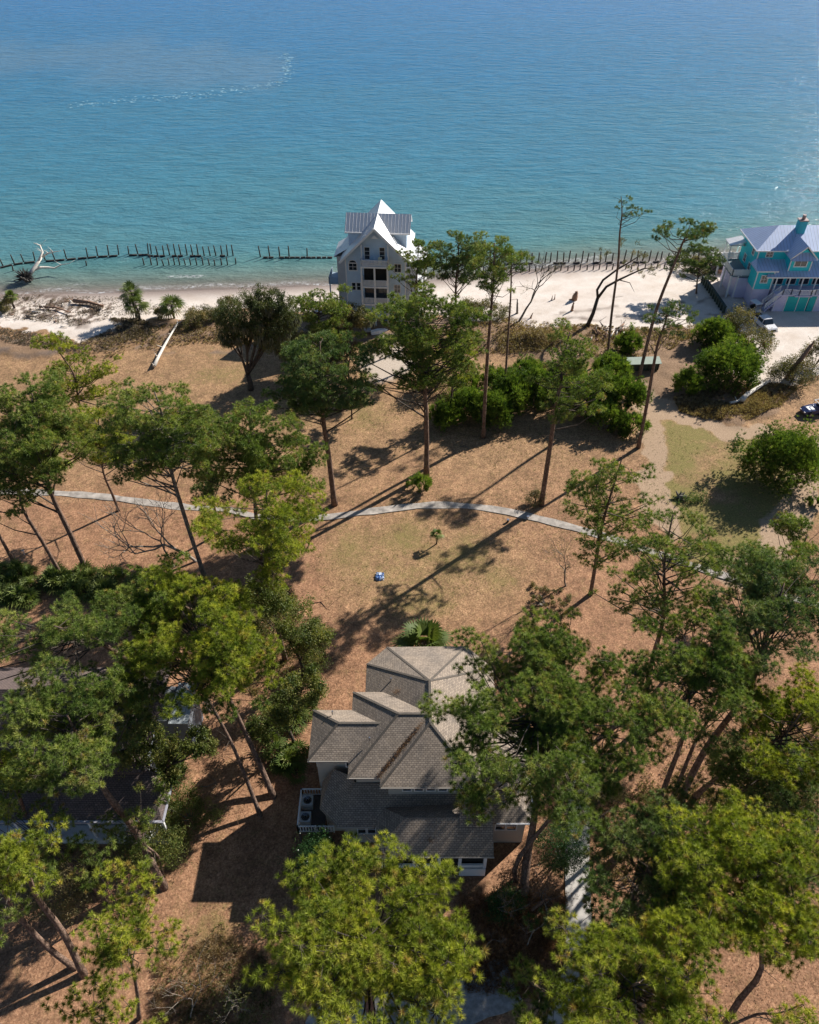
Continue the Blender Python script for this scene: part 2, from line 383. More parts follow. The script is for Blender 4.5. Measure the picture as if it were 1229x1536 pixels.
def leafcloud(rng, rnd, c, RX, RY, RZ, n, size, kind='leaf', nb=9, up=.3, half=False):
    """clumped leaves filling an ellipsoid, denser at its surface"""
    k = max(5, n // (26 if kind == 'leaf' else 60))
    d = rng.normal(size=(k, 3)); d /= np.linalg.norm(d, axis=1, keepdims=True)
    if half: d[:, 2] = np.abs(d[:, 2]) * 1.0 - .15
    m = n // k; w3 = d * np.array([RX, RY, RZ]); nz = np.sin(w3[:, 0] * 2.1 + RX * 9) + np.sin(w3[:, 1] * 2.3 + RY * 7) + np.sin(w3[:, 2] * 2.6 + RZ * 5)
    cc = d * (rng.uniform(.4, 1, size=(k, 1)) ** .5) * np.clip(1 + .2 * nz[:, None], .6, 1.45) * np.array([RX, RY, RZ])
    e = rng.normal(size=(k, m, 3)) * min(RX, RY, max(RZ, .5)) * (.19 if kind == 'leaf' else np.array([.12, .12, .24])[None, None])
    Cn = (cc[:, None, :] + e).reshape(-1, 3) + np.array(c)[None]
    D = np.repeat(d, m, 0) * .6 + np.array([0, 0, up]); D /= np.linalg.norm(D, axis=1, keepdims=True) + 1e-9
    vr = np.clip(np.repeat(rng.uniform(.1, .9, size=k), m) + rng.normal(size=k * m) * .15, 0, 1)
    if kind == 'leaf': return blades(rng, Cn, D, nb, size * 2.2, size, .4, leaf=True, var=vr)
    return blades(rng, Cn, D, nb * 2, size * 2.6, size * .36, 1.3, var=vr, tri=True)

def bush(label, x, y, rx, ry, mat='myrtle', seed=0, kind='spray', dens=1.0, name='bush', group=None, cat='bush', zmul=1.0, size=None, twig=BARKG, stems=7):
    """x,y = photo centre; rx,ry photo radii; foot on the ground at the lower rim"""
    rnd = random.Random(seed + 31); rng = np.random.default_rng(seed + 900)
    c = gg(x, y + ry * .55); s = mpp(c); RX = rx * s; A = math.atan2(CAM_H, c[1])
    RZ = max(.4, (2 * ry * s - RX * .8 * math.sin(A)) / math.cos(A) / 1.7) * zmul; RZ = min(RZ, RX * 1.25)
    cen = c + Vector((0, 0, RZ * .62))
    th = thing(name, label, cat, c, group)
    dist = (cen - Vector((0, 0, CAM_H))).length
    size = size or max(.10, dist * .0013)
    area = RX * RX * 2 + RX * RZ * 3
    n = int(dens * 4.2 * area / (size ** 1.25))
    n = min(int(n * 1.1), 7000)
    st = MB()
    for k in range(stems):
        a = rnd.uniform(0, 6.28); q = Vector((math.cos(a) * RX * .7, math.sin(a) * RX * .7, RZ * rnd.uniform(.6, 1.3)))
        st.tube([Vector((math.cos(a) * .15, math.sin(a) * .15, -.1)), q * .5 + Vector((0, 0, .1)), q], [.07, .05, .02], 4, cap=False)
    st.build('stems', twig, th)
    nb = 7
    P = [leafcloud(rng, rnd, cen, RX, RX * .9, RZ, n, size, kind, nb=nb, up=.5, half=True)]
    if kind == 'spray':
        m_ = int(area * 5 * dens); d = rng.normal(size=(m_, 3)); d /= np.linalg.norm(d, axis=1, keepdims=True); d[:, 2] = np.abs(d[:, 2]) - .1
        C3 = np.array(cen)[None] + d * np.array([RX, RX * .9, RZ])[None] * rng.uniform(.8, 1.08, size=(m_, 1)); dr = d * .5 + np.array([0, 0, 1.])
        P.append(blades(rng, C3, dr, 22, rng.uniform(.45, 1.1, m_), .06, 1.7, tri=True, var=np.clip(rng.normal(.6, .2, m_), 0, 1)))
    quads('foliage', P, LEAF[mat], th)
    return th

def branching(mb, rnd, a, d, l, r, depth, spread=.6, up=.1, tips=None, curl=.25):
    n = 3; P = [a]; dd = Vector(d)
    for k in range(n):
        dd = (dd + Vector((rnd.uniform(-curl, curl), rnd.uniform(-curl, curl), rnd.uniform(-curl, curl) + up * .3))).normalized()
        P.append(P[-1] + dd * l / n)
    mb.tube(P, [r, r * .88, r * .76, r * .62], 6 if r > .08 else 4, cap=False)
    if depth == 0:
        if tips is not None: tips.append(P[-1])
        return
    for k in range(rnd.choice((2, 3, 3)) if depth > 1 else 3):
        q = P[-1] if k < 2 else P[2]
        nd = (dd + Vector((rnd.uniform(-spread, spread), rnd.uniform(-spread, spread), rnd.uniform(-spread, spread) + up))).normalized()
        branching(mb, rnd, q, nd, l * rnd.uniform(.62, .85), r * .6, depth - 1, spread, up, tips, curl)
    if tips is not None and depth < 3: tips.append(P[-1])

def bare_tree(label, base, h, r, seed, depth=4, tilt=(0, 0), mat=BARE, name='bare_tree', tuft=None, spread=.7, group=None, foot=None):
    rnd = random.Random(seed); B = foot or gg(*base); th = thing(name, label, 'tree', B, group)
    mb = MB(); tips = []; branching(mb, rnd, Vector((0, 0, -.2)), Vector((tilt[0], tilt[1], 1)).normalized(), h * .38, r, depth, spread, .15, tips)
    mb.build('limbs', mat, th, smooth=True)
    if tuft:
        m, sz, frac, n = tuft; rng = np.random.default_rng(seed)
        T = [np.array(t_) for t_ in tips if rnd.random() < frac]
        Cn = np.concatenate([t_[None] + rng.normal(size=(n, 3)) * .38 for t_ in T]) + np.array(B)[None]
        D = np.tile([0, 0, 1.], (len(Cn), 1))
        quads('foliage', [blades(rng, Cn, D, 8, sz * 2.2, sz, .4, leaf=True)], LEAF[m], th)
    return th
# ================================================================ GROUND, WATER
def vnoise(X, Y, s, seed=0):
    xi = np.floor(X / s).astype(np.int64); yi = np.floor(Y / s).astype(np.int64); fx = X / s - xi; fy = Y / s - yi
    fx = fx * fx * (3 - 2 * fx); fy = fy * fy * (3 - 2 * fy)
    def h(a, b):
        n = (a * 374761393 + b * 668265263 + seed * 982451653) & 0x7fffffff; n = ((n ^ (n >> 13)) * 1274126177) & 0x7fffffff
        return ((n ^ (n >> 16)) & 0xffff) / 65535.0
    return (h(xi, yi) * (1 - fx) + h(xi + 1, yi) * fx) * (1 - fy) + (h(xi, yi + 1) * (1 - fx) + h(xi + 1, yi + 1) * fx) * fy
def inpoly(X, Y, poly):
    r = np.zeros(X.shape, bool); n = len(poly)
    for i in range(n):
        (x1, y1), (x2, y2) = poly[i], poly[(i + 1) % n]
        if y1 == y2: continue
        r ^= ((y1 > Y) != (y2 > Y)) & (X < (x2 - x1) * (Y - y1) / (y2 - y1) + x1)
    return r
def segd(X, Y, pl):
    d = np.full(X.shape, 1e9)
    for (ax, ay), (bx, by) in zip(pl[:-1], pl[1:]):
        L = (bx - ax) ** 2 + (by - ay) ** 2 + 1e-9; t_ = np.clip(((X - ax) * (bx - ax) + (Y - ay) * (by - ay)) / L, 0, 1)
        d = np.minimum(d, np.hypot(X - ax - t_ * (bx - ax), Y - ay - t_ * (by - ay)))
    return d
def W(*pts): return [tuple(gg(x, y)[:2]) for x, y in pts]
def axis(lo, hi, step, far):
    a = list(np.arange(lo, hi + 1e-6, step)); s = step; l, h = a[0], a[-1]; pre = []; post = []
    while h < far: s *= 1.6; h += s; l -= s; post.append(h); pre.append(l)
    return np.array(pre[::-1] + a + post)
ax_ = axis(-95, 95, .42, 6000); ay_ = axis(8, 152, .42, 6000)
GX, GY = np.meshgrid(ax_, ay_)
j1 = (vnoise(GX, GY, 3.1, 1) - .5) * 3.2 + (vnoise(GX, GY, 1.1, 2) - .5) * 1.5
j2 = (vnoise(GX, GY, 2.7, 3) - .5) * 3.2 + (vnoise(GX, GY, .9, 4) - .5) * 1.5
JX, JY = GX + j1, GY + j2
n1 = vnoise(GX, GY, 9, 5); n2 = vnoise(GX, GY, 3.5, 6); n3 = vnoise(GX, GY, 1.2, 7)
S_ = shore(GX)
def soft(m, k=2):
    m = m.astype(float)
    for _ in range(k):
        m = (m + np.roll(m, 1, 0) + np.roll(m, -1, 0) + np.roll(m, 1, 1) + np.roll(m, -1, 1)) / 5
    return m
sand = inpoly(JX, JY, W((-300, 380), (1700, 330), (1700, 480), (1229, 560), (1130, 590), (1080, 560), (1120, 520), (1085, 480), (1000, 492), (880, 492), (800, 494), (700, 480), (620, 470), (500, 470), (330, 462), (270, 475), (215, 487), (165, 492), (120, 520), (70, 500), (0, 482), (-300, 490)))
sand |= inpoly(JX, JY, W((1150, 500), (1229, 470), (1260, 520), (1190, 560), (1130, 580), (1150, 540)))
sand = soft(sand | (GY > S_ - 2), 1)
lot = inpoly(JX, JY, W((540, 545), (575, 505), (600, 500), (620, 545), (590, 572), (550, 570)))
road = segd(JX, JY, W((1000, 790), (985, 730), (978, 690), (980, 640), (975, 600), (985, 565), (1005, 560))) < 1.9
road |= segd(JX, JY, W((985, 600), (1010, 625), (1070, 642), (1130, 650), (1229, 665), (1300, 670))) < 1.7
road |= segd(JX, JY, W((1005, 560), (1060, 575), (1130, 570), (1165, 540), (1180, 510), (1175, 480), (1260, 480))) < 2.2
road |= segd(JX, JY, W((1250, 660), (1229, 700), (1200, 760), (1170, 830), (1090, 860))) < 2.0
roadf = soft(road, 1)
green = np.clip(soft(inpoly(JX, JY, W((1000, 632), (1080, 652), (1160, 665), (1240, 700), (1210, 800), (1120, 868), (1040, 840), (1000, 770))), 8) * np.clip(1.7 * n2 * (.5 + n3) + .22, 0, 1), 0, .85)
for (x, y, rr, k) in ((600, 830, 7, .65), (700, 850, 7, .6), (640, 900, 6, .45), (330, 560, 9, .4), (430, 620, 8, .4), (150, 620, 7, .5), (560, 620, 6, .45), (830, 700, 7, .3), (520, 820, 5, .5), (660, 640, 5, .3), (900, 1220, 3, .5), (1120, 760, 9, .85), (300, 1420, 4, .6)):
    q = gg(x, y); green = np.maximum(green, k * np.exp(-((GX - q[0]) ** 2 + (GY - q[1]) ** 2) / rr ** 2) * (.45 + n2 * .9))
red = 1 - np.clip((GY - 62 - 12 * (n1 - .5)) / 26, 0, 1)
for (x, y, rr) in ((620, 840, 9), (720, 860, 9), (560, 860, 7)):
    q = gg(x, y); red = red * (1 - .75 * np.exp(-((GX - q[0]) ** 2 + (GY - q[1]) ** 2) / rr ** 2))
red = np.maximum(red, soft(inpoly(JX, JY, W((0, 740), (470, 780), (500, 1000), (470, 1100), (420, 1536), (0, 1536))), 6) * .85)
dune = soft(inpoly(JX, JY, W((-300, 498), (60, 505), (120, 522), (200, 492), (330, 470), (480, 470), (640, 480), (800, 490), (1000, 490), (1085, 480), (1150, 580), (1190, 590), (1120, 640), (1010, 610), (950, 560), (700, 520), (560, 500), (300, 510), (100, 530), (-300, 520))), 4)
wet = np.clip(1 - (S_ - GY) / 6.0, 0, 1) ** 1.3
wrack = soft(inpoly(JX, JY, W((0, 440), (100, 442), (170, 462), (165, 478), (120, 490), (60, 476), (0, 470))), 2) * (vnoise(GX * 2.2, GY, 1.6, 11) > .5)
wl = np.abs((S_ - GY) - 17.5 - 3 * (n1 - .5) - 1.5 * (n3 - .5)) < .45; wl |= np.abs((S_ - GY) - 21 - 4 * (n2 - .5) - 1.2 * n3) < .55
wrack = np.maximum(wrack, soft(wl, 1) * .8 * (vnoise(GX, GY, 1.3, 12) > .45))
wash = np.clip(1 - S_ * 0 - np.abs(GY - S_ - .3 - (vnoise(GX, GY * .3, 4, 9) - .5) * 3) / .9, 0, 1)
GZ = hz(GX, GY) + np.where(GY < S_ - 14, (vnoise(GX, GY, 6, 21) - .5) * .12, 0) * 1.0
berm = dune * (.1 + .4 * vnoise(GX, GY, 2.3, 22) + .12 * vnoise(GX, GY, .9, 23)); GZ = GZ + berm * np.where(GY > 60, 1, 0)
def gz(X, Y):
    X = np.asarray(X, float); Y = np.asarray(Y, float); i = np.clip(np.searchsorted(ax_, X) - 1, 0, len(ax_) - 2); j = np.clip(np.searchsorted(ay_, Y) - 1, 0, len(ay_) - 2)
    fx = (X - ax_[i]) / (ax_[i + 1] - ax_[i]); fy = (Y - ay_[j]) / (ay_[j + 1] - ay_[j])
    return (GZ[j, i] * (1 - fx) + GZ[j, i + 1] * fx) * (1 - fy) + (GZ[j + 1, i] * (1 - fx) + GZ[j + 1, i + 1] * fx) * fy
def gridmesh(name, X, Y, Z, mat, cols):
    ny, nx = X.shape; me = bpy.data.meshes.new(name)
    co = np.stack([X, Y, Z], 2).reshape(-1, 3).astype(np.float32)
    i = np.arange(nx * ny).reshape(ny, nx); q = np.stack([i[:-1, :-1], i[:-1, 1:], i[1:, 1:], i[1:, :-1]], 2).reshape(-1, 4).astype(np.int32)
    me.vertices.add(len(co)); me.loops.add(q.size); me.polygons.add(len(q))
    me.vertices.foreach_set('co', co.ravel()); me.loops.foreach_set('vertex_index', q.ravel()); me.polygons.foreach_set('loop_start', np.arange(0, q.size, 4, dtype=np.int32))
    me.polygons.foreach_set('use_smooth', np.ones(len(q), bool))
    for n_, c_ in cols.items():
        a = me.attributes.new(n_, 'FLOAT_COLOR', 'POINT'); b = np.ones((nx * ny, 4), np.float32)
        for k, ch in enumerate(c_): b[:, k] = ch.reshape(-1)
        a.data.foreach_set('color', b.ravel())
    me.materials.append(mat); me.update(calc_edges=True); return link(name, me)
gm, t, p, o_ = nodes('ground_soil_and_sand')
A1 = N(t, 'Attribute'); A1.attribute_name = 'za'; A2 = N(t, 'Attribute'); A2.attribute_name = 'zb'; A3 = N(t, 'Attribute'); A3.attribute_name = 'zc'
def sep(a):
    s_ = N(t, 'SeparateColor'); t.links.new(a.outputs['Color'], s_.inputs[0]); return s_.outputs
za, zb, zc_ = sep(A1), sep(A2), sep(A3); P0 = pos(t)
fine = noise(t, 5.5, 6, .75, P0); mid = noise(t, .35, 6, .62, P0); vf = noise(t, 14, 3, .7, P0)
vor = N(t, 'TexVoronoi'); vor.inputs['Scale'].default_value = 7; t.links.new(P0, vor.inputs['Vector'])
mn = noise(t, 1.1, 9, .75, P0)
def msk(ch, lo=.36, hi=.64, amp=1.1):
    a_ = N(t, 'Math'); a_.operation = 'MULTIPLY_ADD'; a_.inputs[1].default_value = amp; a_.inputs[2].default_value = -amp / 2; t.links.new(mn, a_.inputs[0])
    b_ = N(t, 'Math'); b_.operation = 'ADD'; t.links.new(a_.outputs[0], b_.inputs[0]); t.links.new(ch, b_.inputs[1]); return ramp(t, b_.outputs[0], [(lo, 0.0), (hi, 1.0)])
lawn = ramp(t, fine, [(.3, (.14, .08, .042)), (.5, (.31, .185, .098)), (.7, (.47, .30, .17))])
redc = ramp(t, fine, [(.25, (.13, .065, .036)), (.5, (.31, .165, .093)), (.75, (.47, .285, .17))])
grn = ramp(t, fine, [(.3, (.11, .09, .032)), (.55, (.23, .19, .065)), (.8, (.36, .29, .12))])
dirt = ramp(t, fine, [(.3, (.30, .20, .125)), (.7, (.47, .34, .23))])
sandc = ramp(t, mid, [(.3, (.58, .49, .41)), (.7, (.72, .645, .575))])
dun = ramp(t, fine, [(.3, (.14, .085, .05)), (.55, (.28, .18, .11)), (.8, (.44, .33, .23))])
wetc = (.26, .20, .17)
c = mixc(t, msk(zb[0], .2, .8), lawn, redc); c = mixc(t, 1, c, ramp(t, mid, [(.3, .72), (.7, 1.25)]), 'MULTIPLY')
c = mixc(t, 1, c, ramp(t, vor.outputs['Color'], [(.1, .72), (.9, 1.25)]), 'MULTIPLY')
c = mixc(t, ramp(t, noise(t, .9, 5, .7, P0), [(.52, 0.0), (.68, .55)]), c, mixc(t, .5, c, grn)); c = mixc(t, 1, c, ramp(t, noise(t, 1.3, 9, .78, P0), [(.34, .66), (.66, 1.36)]), 'MULTIPLY'); c = mixc(t, msk(za[1], .25, .85, 1.4), c, grn); c = mixc(t, msk(za[2], .3, .7), c, dirt); c = mixc(t, msk(zb[1]), c, dun); c = mixc(t, msk(za[0]), c, sandc)
c = mixc(t, zb[2], c, wetc); c = mixc(t, zc_[0], c, ramp(t, vf, [(.35, (.10, .07, .055)), (.65, (.26, .2, .16))])); c = mixc(t, zc_[1], c, ramp(t, fine, [(.3, (.42, .33, .25)), (.7, (.6, .52, .44))]))
c = mixc(t, 1, c, ramp(t, vf, [(.25, .68), (.75, 1.3)]), 'MULTIPLY')
t.links.new(c, p.inputs['Base Color'])
rg = N(t, 'MapRange'); rg.inputs[3].default_value = .95; rg.inputs[4].default_value = .35; t.links.new(zb[2], rg.inputs[0]); t.links.new(rg.outputs[0], p.inputs['Roughness'])
p.inputs['Specular IOR Level'].default_value = .2; bump(t, fine, .55, .10, p)
tag(gridmesh('ground', GX, GY, GZ, gm, {'za': (sand, np.clip(green, 0, 1) * (1 - sand), roadf), 'zb': (np.clip(red, 0, 1), np.clip(dune, 0, 1) * (1 - sand * .6), wet * sand), 'zc': (np.clip(wrack, 0, 1), soft(lot, 2), wash * 0)}), kind='structure')

# water: dense grid near the beach, growing to the horizon
wx = axis(-170, 170, 1.6, 9000); ys = [120.0]; st_ = .8
while ys[-1] < 9000:
    ys.append(ys[-1] + st_)
    if ys[-1] > 165: st_ *= 1.05
WX, WY = np.meshgrid(wx, np.array(ys)); dep = WY - shore(WX)
foam = np.clip(1 - np.abs(dep - .8 - (vnoise(WX, WY * 0, 7, 31) - .5) * 2.4) / 1.0, 0, 1) + .8 * np.clip(1 - np.abs(dep - 4.2 - (vnoise(WX, WY * 0, 11, 32) - .5) * 4) / .7, 0, 1) * (vnoise(WX, WY, 6, 35) > .45)
pl = [tuple(g(x, y, WATER)[:2]) for x, y in ((-200, 70), (60, 64), (200, 60), (330, 66), (400, 76), (430, 84), (428, 112), (405, 126), (330, 138), (200, 118), (60, 96), (-200, 95))]
murk = inpoly(WX + (vnoise(WX, WY, 18, 41) - .5) * 18, WY + (vnoise(WX, WY, 14, 42) - .5) * 30, pl); murk = soft(murk, 3)
wm, t, p, o_ = nodes('sea_water')
B1 = N(t, 'Attribute'); B1.attribute_name = 'wd'; wd_ = N(t, 'SeparateColor'); t.links.new(B1.outputs['Color'], wd_.inputs[0]); P0 = pos(t)
sx = N(t, 'SeparateXYZ'); t.links.new(P0, sx.inputs[0])
mpx = N(t, 'Mapping'); mpx.inputs['Scale'].default_value = (.35, 1, 1); mpx.inputs['Rotation'].default_value = (0, 0, R(8)); t.links.new(P0, mpx.inputs[0])
big = noise(t, .018, 4, .6, mpx.outputs[0]); wv = noise(t, .5, 4, .6, mpx.outputs[0]); wv2 = noise(t, 1.7, 3, .6, mpx.outputs[0])
addn = N(t, 'Math'); addn.operation = 'MULTIPLY_ADD'; addn.inputs[1].default_value = 90; t.links.new(big, addn.inputs[0]); t.links.new(sx.outputs['Y'], addn.inputs[2])
mr = N(t, 'MapRange'); mr.inputs[1].default_value = 175; mr.inputs[2].default_value = 560; t.links.new(addn.outputs[0], mr.inputs[0])
col = ramp(t, mr.outputs[0], [(0, (.085, .20, .20)), (.12, (.045, .18, .25)), (.4, (.018, .155, .31)), (.75, (.012, .155, .38)), (1, (.014, .175, .44))])
col = mixc(t, wd_.outputs[1], col, (.10, .20, .30))
shal = ramp(t, wd_.outputs[0], [(0, (.30, .25, .21)), (.25, (.20, .22, .18)), (.7, (.10, .20, .17))])
sm = ramp(t, wd_.outputs[0], [(0, 1.0), (.5, .6), (1, 0.0)])
col = mixc(t, sm, col, shal)
col = mixc(t, 1, col, ramp(t, wv, [(.3, .86), (.7, 1.14)]), 'MULTIPLY')
fn = noise(t, 1.6, 4, .7, P0); ff = ramp(t, fn, [(.42, 0.0), (.6, 1.0)])
fm = N(t, 'Math'); fm.operation = 'MULTIPLY'; t.links.new(ff, fm.inputs[0]); t.links.new(wd_.outputs[2], fm.inputs[1])
col = mixc(t, fm.outputs[0], col, (.72, .72, .72)); t.links.new(col, p.inputs['Base Color'])
p.inputs['Roughness'].default_value = .13; p.inputs['IOR'].default_value = 1.33; p.inputs['Specular IOR Level'].default_value = .28
h3 = N(t, 'Math'); h3.operation = 'MULTIPLY_ADD'; h3.inputs[1].default_value = .10; t.links.new(noise(t, 5.5, 3, .6, P0), h3.inputs[0]); t.links.new(wv, h3.inputs[2])
hh = N(t, 'Math'); hh.operation = 'MULTIPLY_ADD'; hh.inputs[1].default_value = .4; t.links.new(wv2, hh.inputs[0]); t.links.new(h3.outputs[0], hh.inputs[2])
bump(t, hh.outputs[0], 1.0, .55, p)
tb = N(t, 'BsdfTransparent'); mx = N(t, 'MixShader'); op = ramp(t, wd_.outputs[0], [(0, 0.25), (.12, .6), (.4, .95), (1, 1.0)])
mo = N(t, 'Math'); mo.operation = 'MAXIMUM'; t.links.new(op, mo.inputs[0]); t.links.new(fm.outputs[0], mo.inputs[1])
t.links.new(mo.outputs[0], mx.inputs[0]); t.links.new(tb.outputs[0], mx.inputs[1]); t.links.new(p.outputs[0], mx.inputs[2]); t.links.new(mx.outputs[0], o_.inputs[0])
tag(gridmesh('water', WX, WY, WX * 0 + WATER, wm, {'wd': (np.clip(dep / 16, 0, 1), murk * .55, np.clip(foam, 0, 1))}), kind='structure')

rn_ = random.Random(7); m_ = []
fp = [g(x, y, WATER) for x, y in ((428, 80), (431, 92), (430, 104), (432, 114), (422, 122), (405, 127), (385, 131), (355, 135), (330, 139), (300, 143))] + [g(x, y, WATER) for x, y in ((150, 153), (105, 157))]
FV = []; FF = []
for a_, b_ in zip(fp[:-1], fp[1:]):
    if (b_ - a_).length > 60: continue
    for k_ in range(int((b_ - a_).length / .4)):
        q_ = a_.lerp(b_, rn_.random()) + Vector((rn_.gauss(0, .9), rn_.gauss(0, 1.9), .03)); l_ = rn_.uniform(.15, .8); h_ = rn_.uniform(.1, .5); i_ = len(FV)
        FV += [(q_.x - l_, q_.y, q_.z), (q_.x, q_.y - h_, q_.z), (q_.x + l_, q_.y + rn_.uniform(-.4, .4), q_.z), (q_.x, q_.y + h_, q_.z)]; FF.append((i_, i_ + 1, i_ + 2, i_ + 3))
fme = bpy.data.meshes.new('foam_line'); fme.from_pydata(FV, [], FF); fme.materials.append(plain('sea_foam', (.20, .37, .47), .9, .15, 1)); tag(link('foam_line', fme), 'thin curved line of foam along the murky patch far out on the water', 'foam', kind='stuff')
def strip(name, pts, wd, mat, z=.012, wob=.12, seed=1, smoothk=4):
    rnd = random.Random(seed); P = [Vector((*p[:2], 0)) for p in pts]; Q = []
    for i in range(len(P) - 1):
        for k in range(smoothk):
            t_ = k / smoothk; p0 = P[max(i - 1, 0)]; p3 = P[min(i + 2, len(P) - 1)]; a, b_ = P[i], P[i + 1]
            Q.append(.5 * ((2 * a) + (b_ - p0) * t_ + (2 * p0 - 5 * a + 4 * b_ - p3) * t_ ** 2 + (3 * a - p0 - 3 * b_ + p3) * t_ ** 3))
    Q.append(P[-1]); mb = MB(); prev = None
    for i, q in enumerate(Q):
        d = (Q[min(i + 1, len(Q) - 1)] - Q[max(i - 1, 0)]).normalized(); n_ = Vector((-d.y, d.x, 0)); ww = wd / 2 * (1 + rnd.uniform(-wob, wob))
        cur = (q + n_ * ww + Vector((0, 0, z)), q - n_ * ww + Vector((0, 0, z)))
        if prev:
            mb.face([prev[0], prev[1], cur[1], cur[0]])
            for s0, s1 in ((prev[0], cur[0]), (cur[1], prev[1])):
                mb.face([s0, s1, s1 - Vector((0, 0, .3)), s0 - Vector((0, 0, .3))])
        prev = cur
    return mb.build(name, mat)
pathm = plain('worn_path_concrete', (.36, .32, .28), .9, .42, 1.1, bmp=.03)
tag(strip('path', [g(x, y) for x, y in ((-80, 732), (0, 737), (80, 740), (160, 746), (240, 757), (300, 763), (340, 764), (400, 778), (480, 777), (560, 767), (650, 758), (740, 764), (830, 784), (900, 803), (960, 822), (1030, 846), (1100, 868), (1150, 885), (1215, 905), (1300, 930))], 1.08, pathm, z=.085, wob=.22), kind='structure')
tag(strip('driveway', [g(x, y) for x, y in ((872, 1110), (868, 1200), (866, 1290), (868, 1370), (866, 1450), (840, 1536), (790, 1640))], 2.0, CONC, z=.09, wob=.02), kind='structure')
gravel = plain('grey_gravel', (.30, .285, .27), .95, .35, 2.5, bmp=.03)
tag(strip('parking_pad', [g(x, y) for x, y in ((770, 1470), (700, 1500), (620, 1520), (520, 1525), (480, 1560))], 3.2, gravel, z=.085, wob=.1), kind='structure')
# ================================================================ BUILDINGS
class House:
    def __init__(s, name, label, loc, rz=0.0, world=True):
        s.r = thing(name, label, 'house', loc, rz=rz); s.off = Vector(loc) if world else Vector((0, 0, 0))
    def p(s, mb, name, mat, parent=None, label=None, bevel=0):
        o = shift(mb, s.off).build(name, mat, parent or s.r, bevel=bevel)
        if label: o['label'] = label
        return o
    def window(s, x, y, z, wd, ht, face='f', grid=(2, 2), frame=None, fw=.09, pane=None, arch=False):
        """window centred at x,z on a wall; face f = towards -y, l = towards -x, r = towards +x"""
        def T(u, v_, d):
            return (x + u, y - d, z + v_) if face == 'f' else ((x - d, y + u, z + v_) if face == 'l' else (x + d, y + u, z + v_))
        fr = MB(); a, b = wd / 2, ht / 2
        def bx(u0, v0, u1, v1, d0, d1):
            P = [T(u, v_, d) for d in (d0, d1) for v_ in (v0, v1) for u in (u0, u1)]
            for q in ((0, 2, 3, 1), (4, 5, 7, 6), (0, 1, 5, 4), (1, 3, 7, 5), (3, 2, 6, 7), (2, 0, 4, 6)): fr.face([P[i] for i in q])
        bx(-a - fw, -b - fw, a + fw, -b, -.02, .07); bx(-a - fw, b, a + fw, b + fw, -.02, .07)
        bx(-a - fw, -b, -a, b, -.02, .07); bx(a, -b, a + fw, b, -.02, .07)
        for i in range(1, grid[0]): u = -a + wd * i / grid[0]; bx(u - .025, -b, u + .025, b, .0, .045)
        for j in range(1, grid[1]): v_ = -b + ht * j / grid[1]; bx(-a, v_ - .025, a, v_ + .025, .0, .040)
        if arch:
            for k in range(6):
                t0, t1 = math.pi * k / 6, math.pi * (k + 1) / 6
                fr.bar(T(-a * math.cos(t0), b + fw + a * .7 * math.sin(t0), .03), T(-a * math.cos(t1), b + fw + a * .7 * math.sin(t1), .03), .08)
        f = s.p(fr, 'window', frame or TRIM)
        pn = MB(); pn.face([T(-a, -b, .015), T(a, -b, .015), T(a, b, .015), T(-a, b, .015)])
        if arch: pn.face([T(-a * math.cos(math.pi * k / 6), b + fw + a * .7 * math.sin(math.pi * k / 6), .012) for k in range(7)])
        s.p(pn, 'pane', pane or GLASS, f); return f
def railing(a, b, h=.95, step=.16, post=1.8, mb=None, th=.05):
    mb = mb or MB(); a = Vector(a); b = Vector(b); L = (b - a).length; n = max(1, int(L / step))
    U = Vector((0, 0, h)); mb.bar(a + U, b + U, .1, .07); mb.bar(a + Vector((0, 0, .12)), b + Vector((0, 0, .12)), .06)
    for i in range(1, n): q = lerp(a, b, i / n); mb.bar(q + Vector((0, 0, .12)), q + U, th)
    m = max(1, round(L / post))
    for i in range(m + 1): q = lerp(a, b, i / m); mb.bar(q, q + U * 1.08, .12)
    return mb

# ---- near house with stepped hip roofs
H = House('shingled_house', 'cream house with stepped grey shingle hip roofs in the foreground clearing', (1.5, 36, 0))
WALL = siding('cream_siding', (.50, .46, .40), .2)
HW = MB()
HW.box(-7.6, 33.5, 0, -1.9, 37.0, 7.95); HW.box(-4.3, 32.0, 0, 5.0, 38.8, 7.93); HW.box(-1.7, 31.2, 0, 5.1, 34, 7.9); HW.box(-3.2, 38.9, 0, 6.9, 42.6, 6.75)
HW.face([(-1.9, 42.6, 0), (-1.9, 44.5, 0), (5.2, 44.5, 0), (6.9, 42.6, 0)]); HW.slope([(-1.9, 44.5, 0), (-3.2, 42.6, 0), (-3.2, 42.6, 6.75), (-1.9, 44.5, 6.75)][::-1]); HW.slope([(5.2, 44.5, 0), (-1.9, 44.5, 0), (-1.9, 44.5, 6.75), (5.2, 44.5, 6.75)]); HW.slope([(6.9, 42.6, 0), (5.2, 44.5, 0), (5.2, 44.5, 6.75), (6.9, 42.6, 6.75)])
HW.box(-6.9, 30.9, 0, -1.8, 33.4, 3.7); HW.box(-5.3, 29.9, 0, -1.9, 30.85, 3.65); HW.box(5.4, 29.9, 0, 9.4, 37.5, 4.4)
for i_, (x_, y_, z_) in enumerate(HW.v):
    if z_ > 5: HW.v[i_] = (x_, y_ + .2, 7.6 + (z_ - 8) * .74)
H.p(HW, 'wall', WALL)
uz = 8.0
def adj(m_):
    m_.v = [(x, y + .2 + (z - 8) * .13, 7.6 + (z - 8) * .74) if z > 5 else (x, y + .2, z) for x, y, z in m_.v]; return m_
